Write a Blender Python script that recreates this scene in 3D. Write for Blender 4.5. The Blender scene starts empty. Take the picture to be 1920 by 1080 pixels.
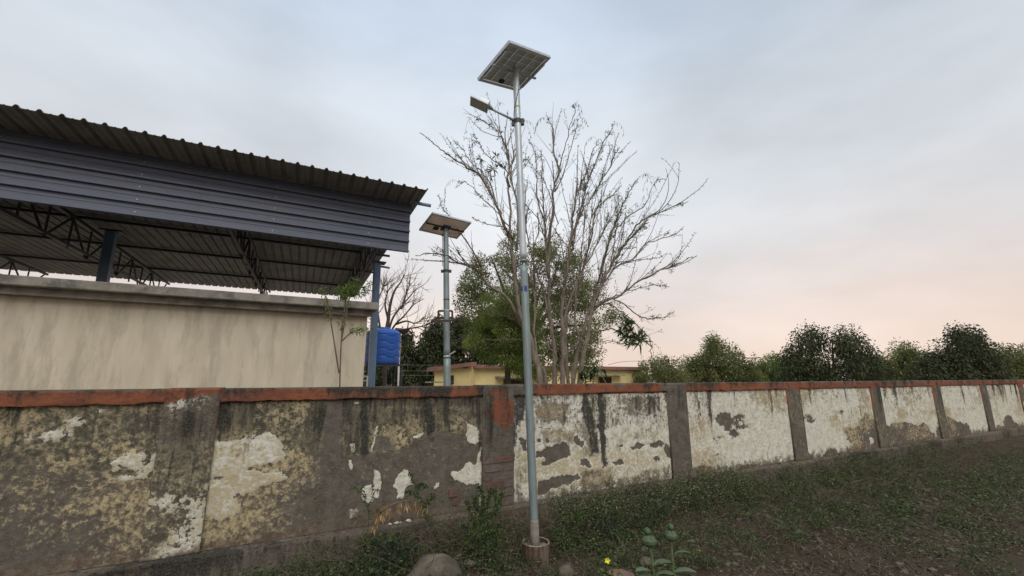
import bpy, math, random
import numpy as np
from mathutils import Vector

random.seed(7)
rng = np.random.default_rng(7)
scene = bpy.context.scene
COL = scene.collection

# ------------------------------------------------------------------ camera
PITCH = math.atan(166 / 800)
CP, SP = math.cos(PITCH), math.sin(PITCH)
EYE = np.array([0.0, 0.0, 1.6])
cam_data = bpy.data.cameras.new('camera')
cam_data.sensor_width = 36
cam_data.lens = 15
cam_data.clip_start = 0.05
cam_data.clip_end = 3000
cam = bpy.data.objects.new('camera', cam_data)
cam.location = EYE
cam.rotation_euler = (math.radians(90) + PITCH, 0, 0)
COL.objects.link(cam)
scene.camera = cam

# ------------------------------------------------------------------ world / light
world = bpy.data.worlds.new('World')
scene.world = world
world.use_nodes = True
wn, wl = world.node_tree.nodes, world.node_tree.links
wn.clear()
SUN_EL, SUN_AZ = math.radians(48), math.radians(168)     # direction of the fill light; azimuth clockwise from +Y
w_out = wn.new('ShaderNodeOutputWorld')
w_mix = wn.new('ShaderNodeMixShader')
bg_sky = wn.new('ShaderNodeBackground'); bg_cl = wn.new('ShaderNodeBackground')
sky = wn.new('ShaderNodeTexSky'); sky.sky_type = 'NISHITA'; sky.sun_disc = False
sky.sun_elevation = SUN_EL; sky.sun_rotation = SUN_AZ
wl.new(sky.outputs[0], bg_sky.inputs[0]); bg_sky.inputs[1].default_value = 0.08
tc = wn.new('ShaderNodeTexCoord')
sx = wn.new('ShaderNodeSeparateXYZ'); wl.new(tc.outputs['Generated'], sx.inputs[0])
ramp = wn.new('ShaderNodeValToRGB')
cr = ramp.color_ramp
cr.elements[0].position = 0.0; cr.elements[0].color = (0.83, 0.64, 0.54, 1)
cr.elements[1].position = 1.0; cr.elements[1].color = (0.48, 0.56, 0.66, 1)
for pos, c in ((0.13, (0.80, 0.665, 0.59)), (0.24, (0.72, 0.685, 0.67)), (0.36, (0.67, 0.69, 0.71)),
               (0.52, (0.61, 0.65, 0.695)), (0.70, (0.50, 0.575, 0.67))):
    e = cr.elements.new(pos); e.color = (*c, 1)
# warp the height with cloud noise so that the bands are uneven
mp = wn.new('ShaderNodeMapping'); mp.inputs['Scale'].default_value = (1.3, 1.3, 4.0)
wl.new(tc.outputs['Generated'], mp.inputs[0])
nz = wn.new('ShaderNodeTexNoise'); nz.inputs['Scale'].default_value = 1.6; nz.inputs['Detail'].default_value = 6
nz.inputs['Roughness'].default_value = 0.55
wl.new(mp.outputs[0], nz.inputs[0])
ma = wn.new('ShaderNodeMath'); ma.operation = 'MULTIPLY_ADD'
wl.new(nz.outputs[0], ma.inputs[0]); ma.inputs[1].default_value = 0.16; ma.inputs[2].default_value = -0.08
mb_ = wn.new('ShaderNodeMath'); mb_.operation = 'ADD'; wl.new(sx.outputs[2], mb_.inputs[0]); wl.new(ma.outputs[0], mb_.inputs[1])
wl.new(mb_.outputs[0], ramp.inputs[0])
# cloud lumps: brighter and darker patches
mp2 = wn.new('ShaderNodeMapping'); mp2.inputs['Scale'].default_value = (1.0, 1.0, 2.6); mp2.inputs['Location'].default_value = (0.3, 0.1, 0.4)
wl.new(tc.outputs['Generated'], mp2.inputs[0])
nz2 = wn.new('ShaderNodeTexNoise'); nz2.inputs['Scale'].default_value = 2.3; nz2.inputs['Detail'].default_value = 7
nz2.inputs['Roughness'].default_value = 0.5
wl.new(mp2.outputs[0], nz2.inputs[0])
mr = wn.new('ShaderNodeMapRange'); mr.inputs[1].default_value = 0.3; mr.inputs[2].default_value = 0.7
mr.inputs[3].default_value = 0.88; mr.inputs[4].default_value = 1.14
wl.new(nz2.outputs[0], mr.inputs[0])
# the sun behind thin cloud: a soft brighter spot
dotn = wn.new('ShaderNodeVectorMath'); dotn.operation = 'DOT_PRODUCT'
gd = Vector((-0.055, CP - 0.40 * SP, SP + 0.40 * CP)).normalized()
nrm = wn.new('ShaderNodeVectorMath'); nrm.operation = 'NORMALIZE'
wl.new(tc.outputs['Generated'], nrm.inputs[0]); wl.new(nrm.outputs[0], dotn.inputs[0]); dotn.inputs[1].default_value = gd
gl = wn.new('ShaderNodeMapRange'); gl.interpolation_type = 'SMOOTHERSTEP'
gl.inputs[1].default_value = 0.90; gl.inputs[2].default_value = 1.0; gl.inputs[3].default_value = 0.0; gl.inputs[4].default_value = 0.20
wl.new(dotn.outputs['Value'], gl.inputs[0])
gsum = wn.new('ShaderNodeMath'); gsum.operation = 'ADD'; wl.new(mr.outputs[0], gsum.inputs[0]); wl.new(gl.outputs[0], gsum.inputs[1])
vm = wn.new('ShaderNodeVectorMath'); vm.operation = 'SCALE'
wl.new(ramp.outputs[0], vm.inputs[0]); wl.new(gsum.outputs[0], vm.inputs[3])
wl.new(vm.outputs[0], bg_cl.inputs[0]); bg_cl.inputs[1].default_value = 0.78
w_mix.inputs[0].default_value = 0.88
wl.new(bg_sky.outputs[0], w_mix.inputs[1]); wl.new(bg_cl.outputs[0], w_mix.inputs[2]); wl.new(w_mix.outputs[0], w_out.inputs[0])

fill_sun_data = bpy.data.lights.new('fill_sun', 'SUN')
fill_sun_data.energy = 1.5; fill_sun_data.angle = math.radians(50); fill_sun_data.color = (1.0, 0.95, 0.88)  # soft fill added from behind the camera; the glow in the cloud lies ahead
fill_sun = bpy.data.objects.new('fill_sun', fill_sun_data)
sd = Vector((math.sin(SUN_AZ) * math.cos(SUN_EL), math.cos(SUN_AZ) * math.cos(SUN_EL), math.sin(SUN_EL)))
fill_sun.rotation_euler = sd.to_track_quat('Z', 'Y').to_euler()
fill_sun.location = (0, -5, 12)
COL.objects.link(fill_sun)
vs = scene.view_settings
vs.view_transform = 'Standard'; vs.look = 'None'; vs.gamma = 1; vs.use_curve_mapping = False
vs.exposure = 0.56
scene.render.engine = 'CYCLES'

# ------------------------------------------------------------------ helpers
def pix(x, y, D):
    """world point that lies D metres north of the camera on the sight line of a photo pixel"""
    xc, yc = (x - 960) / 800, (540 - y) / 800
    d = np.array([xc, CP - yc * SP, SP + yc * CP]); d = d / d[1] * D
    return d + EYE
def proj(P):
    P = np.asarray(P, float) - EYE
    f = P[..., 1] * CP + P[..., 2] * SP; u = -P[..., 1] * SP + P[..., 2] * CP
    return np.stack([960 + 800 * P[..., 0] / f, 540 - 800 * u / f], -1)
U2 = np.array([0.887, 0.462]); V2 = np.array([-0.462, 0.887]); O2 = np.array([0.03, 4.94])
U3 = np.array([0.887, 0.462, 0]); V3 = np.array([-0.462, 0.887, 0]); Z3 = np.array([0, 0, 1.0])
FR = np.stack([U3, V3, Z3], 1)       # columns: along wall, away, up
def L(s, v, z):
    q = O2 + s * U2 + v * V2
    return np.array([q[0], q[1], z])

def linear(r, g, b):
    f = lambda c: (c / 255 / 12.92) if c <= 10 else ((c / 255 + 0.055) / 1.055) ** 2.4
    return (f(r), f(g), f(b), 1)

class MB:
    def __init__(self): self.v = []; self.f = []; self.n = 0
    def add(self, v, f):
        v = np.asarray(v, float); self.v.append(v)
        self.f += [tuple(i + self.n for i in q) for q in f]; self.n += len(v); return self
    def box(self, c, size, R=None):
        hx, hy, hz = np.array(size) / 2
        p = np.array([[x, y, z] for x in (-hx, hx) for y in (-hy, hy) for z in (-hz, hz)])
        if R is not None: p = p @ np.asarray(R).T
        return self.add(p + np.asarray(c), [(0, 1, 3, 2), (4, 6, 7, 5), (0, 4, 5, 1), (2, 3, 7, 6), (0, 2, 6, 4), (1, 5, 7, 3)])
    def lbox(self, s0, s1, v0, v1, z0, z1):
        return self.box(L((s0 + s1) / 2, (v0 + v1) / 2, (z0 + z1) / 2), (s1 - s0, v1 - v0, z1 - z0), FR)
    def bar(self, a, b, w, h=None, up=(0, 0, 1)):
        a, b = np.asarray(a, float), np.asarray(b, float); h = h or w
        d = b - a; l = np.linalg.norm(d); d = d / l; up = np.asarray(up, float)
        if abs(d @ up) > 0.98: up = np.array([1.0, 0, 0])
        x = np.cross(up, d); x /= np.linalg.norm(x); y = np.cross(d, x)
        return self.box((a + b) / 2, (w, h, l), np.stack([x, y, d], 1))
    def tube(self, pts, rad, n=6, caps=True):
        pts = np.asarray(pts, float); m = len(pts)
        rad = np.full(m, rad) if np.isscalar(rad) else np.asarray(rad, float)
        t = np.gradient(pts, axis=0); t /= np.linalg.norm(t, axis=1)[:, None] + 1e-9
        ref = np.array([0.0, 0, 1]) if abs(t[0][2]) < 0.9 else np.array([1.0, 0, 0])
        x = np.cross(ref, t[0]); x /= np.linalg.norm(x); V = []
        ang = np.arange(n) * 2 * math.pi / n
        for i in range(m):
            x = x - (x @ t[i]) * t[i]; x /= np.linalg.norm(x) + 1e-9; y = np.cross(t[i], x)
            V.append(pts[i] + rad[i] * (np.cos(ang)[:, None] * x + np.sin(ang)[:, None] * y))
        F = []
        for i in range(m - 1):
            for k in range(n):
                k2 = (k + 1) % n; F.append((i * n + k, i * n + k2, (i + 1) * n + k2, (i + 1) * n + k))
        if caps: F += [tuple(range(n))[::-1], tuple((m - 1) * n + k for k in range(n))]
        return self.add(np.concatenate(V), F)
    def lathe(self, c, prof, n=24, axis=None):
        """prof: list of (radius, height)"""
        ang = np.arange(n) * 2 * math.pi / n; V = []
        for r, h in prof: V.append(np.stack([r * np.cos(ang), r * np.sin(ang), np.full(n, h)], 1))
        V = np.concatenate(V)
        if axis is not None: V = V @ np.asarray(axis).T
        F = []
        for i in range(len(prof) - 1):
            for k in range(n):
                k2 = (k + 1) % n; F.append((i * n + k, i * n + k2, (i + 1) * n + k2, (i + 1) * n + k))
        F += [tuple(range(n))[::-1], tuple((len(prof) - 1) * n + k for k in range(n))]
        return self.add(V + np.asarray(c), F)
    def build(self, name, m, parent=None, smooth=False, bevel=0, kind=None):
        V = np.concatenate(self.v) if self.v else np.zeros((0, 3))
        base = np.array(parent_loc(parent)) if parent else np.zeros(3)
        me = bpy.data.meshes.new(name); me.from_pydata((V - base).tolist(), [], self.f); me.update()
        if smooth: me.polygons.foreach_set('use_smooth', [len(q) <= 4 for q in self.f])
        me.materials.append(m)
        o = bpy.data.objects.new(name, me); COL.objects.link(o)
        if parent: o.parent = parent
        if bevel:
            b = o.modifiers.new('bevel', 'BEVEL'); b.width = bevel; b.segments = 2; b.limit_method = 'ANGLE'
        if kind: o['kind'] = kind
        return o
def parent_loc(p):
    l = np.zeros(3)
    while p is not None: l += np.array(p.location); p = p.parent
    return l
def thing(name, label, cat, loc=(0, 0, 0), group=None):
    o = bpy.data.objects.new(name, None); COL.objects.link(o)
    o.location = [float(q) for q in loc]; o['label'] = label; o['category'] = cat
    o.empty_display_size = 0.2
    if group: o['group'] = group
    return o
def tag(o, label, cat, group=None, kind=None):
    o['label'] = label; o['category'] = cat
    if group: o['group'] = group
    if kind: o['kind'] = kind
    return o

def fast_mesh(name, V, F, m, parent=None, kind=None, tint=None, smooth=False):
    """V (n,3) and F (k,3|4) numpy"""
    base = parent_loc(parent) if parent else np.zeros(3)
    me = bpy.data.meshes.new(name)
    me.vertices.add(len(V)); me.vertices.foreach_set('co', (V - base).astype(np.float32).ravel())
    k = F.shape[1]
    me.loops.add(F.size); me.loops.foreach_set('vertex_index', F.astype(np.int32).ravel())
    me.polygons.add(len(F)); me.polygons.foreach_set('loop_start', (np.arange(len(F)) * k).astype(np.int32))
    if smooth: me.polygons.foreach_set('use_smooth', [True] * len(F))
    me.update(calc_edges=True)
    if tint is not None:
        a = me.attributes.new('tint', 'FLOAT', 'POINT'); a.data.foreach_set('value', tint.astype(np.float32))
    me.materials.append(m)
    o = bpy.data.objects.new(name, me); COL.objects.link(o)
    if parent: o.parent = parent
    if kind: o['kind'] = kind
    return o

def unit(a): return a / (np.linalg.norm(a, axis=-1, keepdims=True) + 1e-9)
class Leaves:
    """collects single small leaves (folded rhombs) and writes them as one mesh"""
    def __init__(self): self.P = []; self.T = []
    def add(self, base, direc, length, width, tint=None, droop=0.0):
        base = np.atleast_2d(base); n = len(base)
        d = unit(np.broadcast_to(direc, (n, 3)) * 1.0)
        r = rng.normal(size=(n, 3)); s = unit(np.cross(d, r)); nn = np.cross(s, d)
        ln = np.broadcast_to(length, (n,))[:, None]; w = np.broadcast_to(width, (n,))[:, None]
        mid = base + d * ln * 0.45 + nn * ln * 0.06
        tip = base + d * ln - np.array([0, 0, 1]) * ln * droop
        q = np.stack([base, mid + s * w / 2 - nn * w * 0.15, tip, mid - s * w / 2 - nn * w * 0.15], 1)
        self.P.append(q.reshape(-1, 3))
        t = rng.uniform(size=n) if tint is None else np.broadcast_to(tint, (n,))
        self.T.append(np.repeat(t, 4))
    def build(self, name, m, parent=None, kind='stuff'):
        V = np.concatenate(self.P); F = np.arange(len(V)).reshape(-1, 4)
        return fast_mesh(name, V, F, m, parent, kind, np.concatenate(self.T))

def smooth_line(pts, sub=4):
    pts = np.asarray(pts, float)
    if len(pts) < 3: 
        t = np.linspace(0, 1, sub * 2 + 1)[:, None]; return pts[0] * (1 - t) + pts[-1] * t
    P = np.vstack([2 * pts[0] - pts[1], pts, 2 * pts[-1] - pts[-2]]); out = []
    for i in range(1, len(P) - 2):
        p0, p1, p2, p3 = P[i - 1:i + 3]
        for k in range(sub):
            t = k / sub
            out.append(0.5 * (2 * p1 + (p2 - p0) * t + (2 * p0 - 5 * p1 + 4 * p2 - p3) * t * t + (3 * p1 - p0 - 3 * p2 + p3) * t ** 3))
    out.append(pts[-1]); return np.array(out)

# ------------------------------------------------------------------ materials
def mat(name, c1, c2=None, scale=5.0, detail=5, rough=0.8, metal=0.0, bump=0.0, bscale=None, stretch=(1, 1, 1), spec=0.3, lo=0.35, hi=0.65, c3=None, s3=1.2):
    m = bpy.data.materials.new(name); m.use_nodes = True
    nt = m.node_tree; N, K = nt.nodes, nt.links
    b = N['Principled BSDF']; b.inputs['Roughness'].default_value = rough; b.inputs['Metallic'].default_value = metal
    b.inputs['Specular IOR Level'].default_value = spec
    c1 = (*c1[:3], 1)
    if c2 is None: c2 = tuple(x * 0.75 for x in c1[:3])
    c2 = (*c2[:3], 1)
    t = N.new('ShaderNodeTexCoord'); mp = N.new('ShaderNodeMapping'); mp.inputs['Scale'].default_value = stretch
    K.new(t.outputs['Object'], mp.inputs[0])
    n = N.new('ShaderNodeTexNoise'); n.inputs['Scale'].default_value = scale; n.inputs['Detail'].default_value = detail; n.inputs['Roughness'].default_value = 0.65
    K.new(mp.outputs[0], n.inputs[0])
    r = N.new('ShaderNodeValToRGB'); r.color_ramp.elements[0].position = lo; r.color_ramp.elements[1].position = hi
    r.color_ramp.elements[0].color = c1; r.color_ramp.elements[1].color = c2
    K.new(n.outputs[0], r.inputs[0]); outc = r.outputs[0]
    if c3 is not None:
        n3 = N.new('ShaderNodeTexNoise'); n3.inputs['Scale'].default_value = s3; n3.inputs['Detail'].default_value = 8; n3.inputs['Roughness'].default_value = 0.7
        K.new(mp.outputs[0], n3.inputs[0])
        r3 = N.new('ShaderNodeValToRGB'); r3.color_ramp.elements[0].position = 0.48; r3.color_ramp.elements[1].position = 0.6
        K.new(n3.outputs[0], r3.inputs[0])
        mx = N.new('ShaderNodeMix'); mx.data_type = 'RGBA'; K.new(r3.outputs[0], mx.inputs[0]); K.new(outc, mx.inputs[6]); mx.inputs[7].default_value = (*c3[:3], 1)
        outc = mx.outputs[2]
    K.new(outc, b.inputs['Base Color'])
    if bump:
        bn = N.new('ShaderNodeTexNoise'); bn.inputs['Scale'].default_value = bscale or scale * 4; bn.inputs['Detail'].default_value = 6
        K.new(mp.outputs[0], bn.inputs[0])
        bp = N.new('ShaderNodeBump'); bp.inputs['Strength'].default_value = bump; bp.inputs['Distance'].default_value = 0.02
        K.new(bn.outputs[0], bp.inputs['Height']); K.new(bp.outputs[0], b.inputs['Normal'])
    return m
def leaf_mat(name, dark, mid, light, trans=0.3):
    m = bpy.data.materials.new(name); m.use_nodes = True
    N, K = m.node_tree.nodes, m.node_tree.links
    b = N['Principled BSDF']; b.inputs['Roughness'].default_value = 0.55; b.inputs['Specular IOR Level'].default_value = 0.3
    a = N.new('ShaderNodeAttribute'); a.attribute_name = 'tint'
    r = N.new('ShaderNodeValToRGB'); cr = r.color_ramp
    cr.elements[0].position = 0; cr.elements[0].color = (*dark, 1); cr.elements[1].position = 1; cr.elements[1].color = (*light, 1)
    e = cr.elements.new(0.55); e.color = (*mid, 1)
    K.new(a.outputs['Fac'], r.inputs[0]); K.new(r.outputs[0], b.inputs['Base Color'])
    tr = N.new('ShaderNodeBsdfTranslucent'); K.new(r.outputs[0], tr.inputs[0])
    mx = N.new('ShaderNodeMixShader'); mx.inputs[0].default_value = trans
    K.new(b.outputs[0], mx.inputs[1]); K.new(tr.outputs[0], mx.inputs[2]); K.new(mx.outputs[0], N['Material Output'].inputs[0])
    return m
M = {}
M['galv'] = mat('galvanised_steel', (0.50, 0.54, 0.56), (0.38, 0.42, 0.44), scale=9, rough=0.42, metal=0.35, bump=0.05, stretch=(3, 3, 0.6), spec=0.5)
M['galv_low'] = mat('darker_galvanised_steel', (0.25, 0.30, 0.30), (0.17, 0.21, 0.21), scale=7, rough=0.5, metal=0.35, bump=0.06, stretch=(3, 3, 0.5), spec=0.5)  # darker and slightly greener than the plain galvanised steel
M['alu'] = mat('aluminium_frame', (0.52, 0.54, 0.56), (0.42, 0.44, 0.46), scale=20, rough=0.4, metal=0.5, spec=0.5)
M['cell'] = mat('solar_cell_back', (0.19, 0.185, 0.165), (0.145, 0.14, 0.128), scale=6, rough=0.35, spec=0.5)
M['cellgap'] = mat('clear_backsheet', (0.33, 0.33, 0.30), (0.25, 0.25, 0.22), scale=30, rough=0.4)
def sheet_mat(name, col, tcol, trans, clear=0.0):
    m = bpy.data.materials.new(name); m.use_nodes = True; N, K = m.node_tree.nodes, m.node_tree.links
    b = N['Principled BSDF']; b.inputs['Base Color'].default_value = (*col, 1); b.inputs['Roughness'].default_value = .4
    n = N.new('ShaderNodeTexNoise'); n.inputs['Scale'].default_value = 5; n.inputs['Detail'].default_value = 6
    r = N.new('ShaderNodeValToRGB'); r.color_ramp.elements[0].position = .3; r.color_ramp.elements[1].position = .7
    r.color_ramp.elements[0].color = (*[c * .72 for c in tcol], 1); r.color_ramp.elements[1].color = (*tcol, 1)
    t = N.new('ShaderNodeTexCoord'); K.new(t.outputs['Object'], n.inputs[0]); K.new(n.outputs[0], r.inputs[0])
    tr = N.new('ShaderNodeBsdfTranslucent'); K.new(r.outputs[0], tr.inputs[0])
    x = N.new('ShaderNodeMixShader'); x.inputs[0].default_value = trans; K.new(b.outputs[0], x.inputs[1]); K.new(tr.outputs[0], x.inputs[2])
    tp = N.new('ShaderNodeBsdfTransparent'); y = N.new('ShaderNodeMixShader'); y.inputs[0].default_value = clear
    K.new(x.outputs[0], y.inputs[1]); K.new(tp.outputs[0], y.inputs[2]); K.new(y.outputs[0], N['Material Output'].inputs[0]); return m
M['cell'] = sheet_mat('bifacial_cell', (0.25, 0.245, 0.215), (0.62, 0.61, 0.55), .62)
M['cellgap'] = sheet_mat('clear_panel_glass', (0.26, 0.26, 0.24), (0.52, 0.52, 0.48), .5, .14)
M['backsheet'] = sheet_mat('dusty_backsheet', (0.30, 0.22, 0.16), (0.40, 0.285, 0.21), .38)
M['black'] = mat('black_plastic', (0.02, 0.02, 0.022), rough=0.5)
M['lamp_body'] = mat('grey_lamp_casing', (0.40, 0.43, 0.44), (0.32, 0.35, 0.36), scale=18, rough=0.45, metal=0.3)
M['lamp_face'] = mat('frosted_led_face', (0.36, 0.40, 0.37), (0.29, 0.33, 0.30), scale=40, rough=0.3, spec=0.5)
M['yellow_tape'] = mat('yellow_tape', (0.42, 0.42, 0.10), rough=0.5)
M['blue_tape'] = mat('blue_sticker', (0.03, 0.06, 0.16), (0.05, 0.09, 0.2), scale=60, rough=0.4)
M['cement_base'] = mat('cement_smeared_steel', (0.26, 0.235, 0.20), (0.18, 0.16, 0.135), scale=18, rough=0.9, bump=0.3)
M['rust'] = mat('rusty_ribbed_steel', (0.080, 0.048, 0.033), (0.042, 0.024, 0.017), scale=9, rough=0.85, bump=0.3, bscale=50, stretch=(3, 3, 0.25), c3=(0.15, 0.115, 0.085), s3=9)
M['rim'] = mat('worn_rim', (0.36, 0.31, 0.26), (0.22, 0.16, 0.12), scale=20, rough=0.7)
M['concrete'] = mat('grey_concrete', (0.19, 0.175, 0.15), (0.13, 0.12, 0.10), scale=12, rough=0.95, bump=0.4, c3=(0.10, 0.095, 0.08), s3=4)
M['slab'] = mat('old_concrete_slab', (0.27, 0.25, 0.215), (0.17, 0.155, 0.135), scale=5, rough=0.95, bump=0.3, c3=(0.11, 0.105, 0.09), s3=2)
M['cream'] = mat('stained_cream_plaster', (0.50, 0.445, 0.34), (0.42, 0.37, 0.28), scale=5, detail=9, rough=0.9, bump=0.25, stretch=(1, 1, 0.22), c3=(0.36, 0.315, 0.24), s3=3.5)
M['yellow'] = mat('yellow_plaster', (0.64, 0.53, 0.25), (0.58, 0.47, 0.22), scale=0.8, rough=0.9, c3=(0.52, 0.43, 0.21), s3=0.5)
M['roof_red'] = mat('red_brown_parapet', (0.25, 0.115, 0.085), (0.17, 0.085, 0.065), scale=2.5, rough=0.9, c3=(0.14, 0.09, 0.075), s3=1.5)
M['dark_room'] = mat('unlit_opening', (0.03, 0.025, 0.02), rough=0.9)
M['wood'] = mat('brown_shutter', (0.09, 0.05, 0.03), rough=0.8)
M['slate'] = mat('slate_painted_sheet', (0.085, 0.104, 0.155), (0.068, 0.084, 0.130), scale=3, rough=0.38, spec=0.5, stretch=(1, 1, 4), bump=0.04, c3=(0.10, 0.108, 0.135), s3=6)
M['under'] = mat('roof_underside', (0.19, 0.185, 0.175), (0.15, 0.145, 0.137), scale=2.5, rough=0.6, c3=(0.12, 0.112, 0.095), s3=1.5)
M['blue_steel'] = mat('blue_grey_paint', (0.19, 0.28, 0.43), (0.155, 0.235, 0.37), scale=6, rough=0.45, stretch=(2, 2, 0.5), c3=(0.17, 0.22, 0.29), s3=4)
M['dark_steel'] = mat('dark_painted_steel', (0.05, 0.055, 0.065), (0.035, 0.038, 0.045), scale=8, rough=0.5)
M['rust_frame'] = mat('brown_angle_iron', (0.07, 0.05, 0.04), (0.04, 0.03, 0.026), scale=20, rough=0.8)
M['tank'] = mat('blue_polyethylene', (0.026, 0.118, 0.50), (0.022, 0.10, 0.42), scale=3, rough=0.5, spec=0.4, c3=(0.05, 0.13, 0.42), s3=4)
M['white_pipe'] = mat('pale_pipe', (0.50, 0.49, 0.47), rough=0.6)
M['bark'] = mat('grey_brown_bark', (0.235, 0.195, 0.155), (0.12, 0.098, 0.078), scale=14, rough=0.95, bump=0.4, stretch=(1, 1, 0.35))
M['twig'] = mat('brown_twig', (0.15, 0.118, 0.085), (0.08, 0.064, 0.047), scale=8, rough=0.95)
M['bark_dark'] = mat('dark_bark', (0.09, 0.07, 0.055), (0.05, 0.04, 0.03), scale=10, rough=0.95)
M['stone'] = mat('dusty_brown_stone', (0.145, 0.122, 0.092), (0.092, 0.077, 0.058), scale=7, rough=0.95, bump=0.5, c3=(0.075, 0.062, 0.048), s3=5)
M['stone_red'] = mat('reddish_stone', (0.17, 0.11, 0.08), (0.115, 0.075, 0.055), scale=9, rough=0.95, bump=0.5)
M['white_stone'] = mat('broken_white_plaster', (0.58, 0.56, 0.50), (0.42, 0.40, 0.36), scale=20, rough=0.95, bump=0.3)
M['brick'] = mat('worn_brick', (0.125, 0.085, 0.068), (0.10, 0.082, 0.07), scale=11, rough=0.95, bump=0.6, c3=(0.125, 0.11, 0.098), s3=7)
M['brick_red'] = mat('bare_red_brick', (0.135, 0.078, 0.06), (0.09, 0.058, 0.046), scale=14, rough=0.95, bump=0.6)
M['leaf_tree'] = leaf_mat('tree_leaf', (0.055, 0.085, 0.02), (0.15, 0.20, 0.045), (0.27, 0.30, 0.08), .5)
M['leaf_grey'] = leaf_mat('olive_leaf', (0.06, 0.075, 0.026), (0.15, 0.17, 0.06), (0.25, 0.26, 0.09), .48)
M['leaf_dark'] = leaf_mat('dark_leaf', (0.022, 0.03, 0.014), (0.05, 0.062, 0.026), (0.10, 0.105, 0.045), 0.35)
M['leaf_sprig'] = leaf_mat('sprig_leaf', (0.05, 0.06, 0.025), (0.095, 0.115, 0.04), (0.15, 0.17, 0.06), .4)
M['leaf_long'] = leaf_mat('glossy_long_leaf', (0.035, 0.06, 0.02), (0.07, 0.11, 0.034), (0.12, 0.165, 0.055), .35)
M['leaf_weed'] = leaf_mat('weed_leaf', (0.020, 0.034, 0.012), (0.052, 0.085, 0.025), (0.13, 0.165, 0.055))
M['leaf_blue'] = leaf_mat('blue_green_weed_leaf', (0.02, 0.032, 0.02), (0.042, 0.06, 0.034), (0.075, 0.095, 0.052))
M['leaf_bright'] = leaf_mat('bright_grass', (0.06, 0.10, 0.02), (0.11, 0.17, 0.035), (0.16, 0.22, 0.06))
M['leaf_dry'] = leaf_mat('dried_leaf', (0.26, 0.17, 0.08), (0.42, 0.29, 0.14), (0.55, 0.40, 0.21), 0.3)
M['litter'] = leaf_mat('dry_litter', (0.035, 0.026, 0.018), (0.075, 0.055, 0.036), (0.15, 0.125, 0.085), 0.1)
M['pale_leaf'] = leaf_mat('pale_green_leaf', (0.20, 0.26, 0.10), (0.28, 0.35, 0.14), (0.36, 0.42, 0.2))
M['dry_grass'] = leaf_mat('mixed_dry_grass', (0.03, 0.045, 0.015), (0.09, 0.095, 0.04), (0.22, 0.18, 0.10), .3)
M['pod'] = mat('green_pod', (0.075, 0.115, 0.05), (0.045, 0.075, 0.032), scale=25, rough=0.6, bump=0.2)
M['stem_green'] = mat('pale_green_stem', (0.10, 0.14, 0.055), (0.07, 0.10, 0.04), scale=20, rough=0.7)
M['petal'] = mat('yellow_petal', (0.75, 0.68, 0.04), rough=0.6)
M['wire'] = mat('old_wire', (0.25, 0.24, 0.22), rough=0.7)
M['soil'] = mat('dry_brown_soil', (0.072, 0.052, 0.037), (0.040, 0.030, 0.021), scale=3, rough=1.0, bump=0.7, bscale=40, c3=(0.055, 0.045, 0.03), s3=2.2, spec=0.1)

M['bounce_ground'] = mat('pale_bounce_ground', (0.36, 0.30, 0.235), (0.28, 0.23, 0.175), scale=1.5, rough=1.0, bump=0.4, bscale=20, spec=0.1)  # pale ground tone added to throw light up under roof and panels
# ------------------------------------------------------------------ value noise (numpy)
def vnoise(x, y, seed=0, octaves=4, rough=0.5):
    out = np.zeros_like(x); amp = 1; tot = 0
    for o in range(octaves):
        r = np.random.default_rng(seed * 31 + o); G = r.uniform(size=(256, 256))
        xs, ys = x * 2 ** o + 37.3 * o, y * 2 ** o + 11.7 * o
        xi, yi = np.floor(xs).astype(int), np.floor(ys).astype(int); fx, fy = xs - xi, ys - yi
        fx, fy = fx * fx * (3 - 2 * fx), fy * fy * (3 - 2 * fy)
        g = lambda a, b: G[a % 256, b % 256]
        out += amp * ((g(xi, yi) * (1 - fx) + g(xi + 1, yi) * fx) * (1 - fy) + (g(xi, yi + 1) * (1 - fx) + g(xi + 1, yi + 1) * fx) * fy)
        tot += amp; amp *= rough
    return out / tot

# ------------------------------------------------------------------ ground: one sheet
def nonuni(a, b, fa, fb, near, far):
    xs = [fa]
    x = fa
    while x < fb: x += near; xs.append(x)
    st = near
    while x < b: st *= 1.25; x += min(st, far); xs.append(x)
    x = fa; st = near
    while x > a: st *= 1.25; x -= min(st, far); xs.insert(0, x)
    return np.array(xs)
gs = nonuni(-700, 1200, -4, 9, 0.06, 40); gv = nonuni(-300, 1500, -2.6, 0.1, 0.05, 40)
S, Vv = np.meshgrid(gs, gv, indexing='ij')
def ground_z(S, Vv):
    z = (vnoise(S * 1.6 + 50, Vv * 1.6 + 50, 3, 4) - 0.5) * 0.12 + (vnoise(S * 9 + 500, Vv * 9 + 500, 4, 3) - 0.5) * 0.035
    z = z + 0.07 * np.clip(1 + (Vv + 0.1) / 0.6, 0, 1) * (Vv < 0.02)
    z = np.where(Vv > 0.3, z - 0.9 * np.clip((Vv - 0.3) / 15, 0, 1), z)
    return z
Zg = ground_z(S, Vv)
G3 = np.stack([O2[0] + S * U2[0] + Vv * V2[0], O2[1] + S * U2[1] + Vv * V2[1], Zg], -1)
ni, nj = S.shape
idx = np.arange(ni * nj).reshape(ni, nj)
Fq = np.stack([idx[:-1, :-1], idx[1:, :-1], idx[1:, 1:], idx[:-1, 1:]], -1).reshape(-1, 4)
g = fast_mesh('ground', G3.reshape(-1, 3), Fq, M['soil'], kind='structure', smooth=True)
g.data.materials.append(M['bounce_ground'])          # hidden yard beyond the wall, made pale to bounce light up onto undersides
vq = Vv.reshape(-1)[Fq].mean(1); g.data.polygons.foreach_set('material_index', (vq > .1).astype(np.int32))

def gz(s, v): return float(ground_z(np.array([[float(s)]]), np.array([[float(v)]]))[0, 0])

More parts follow.
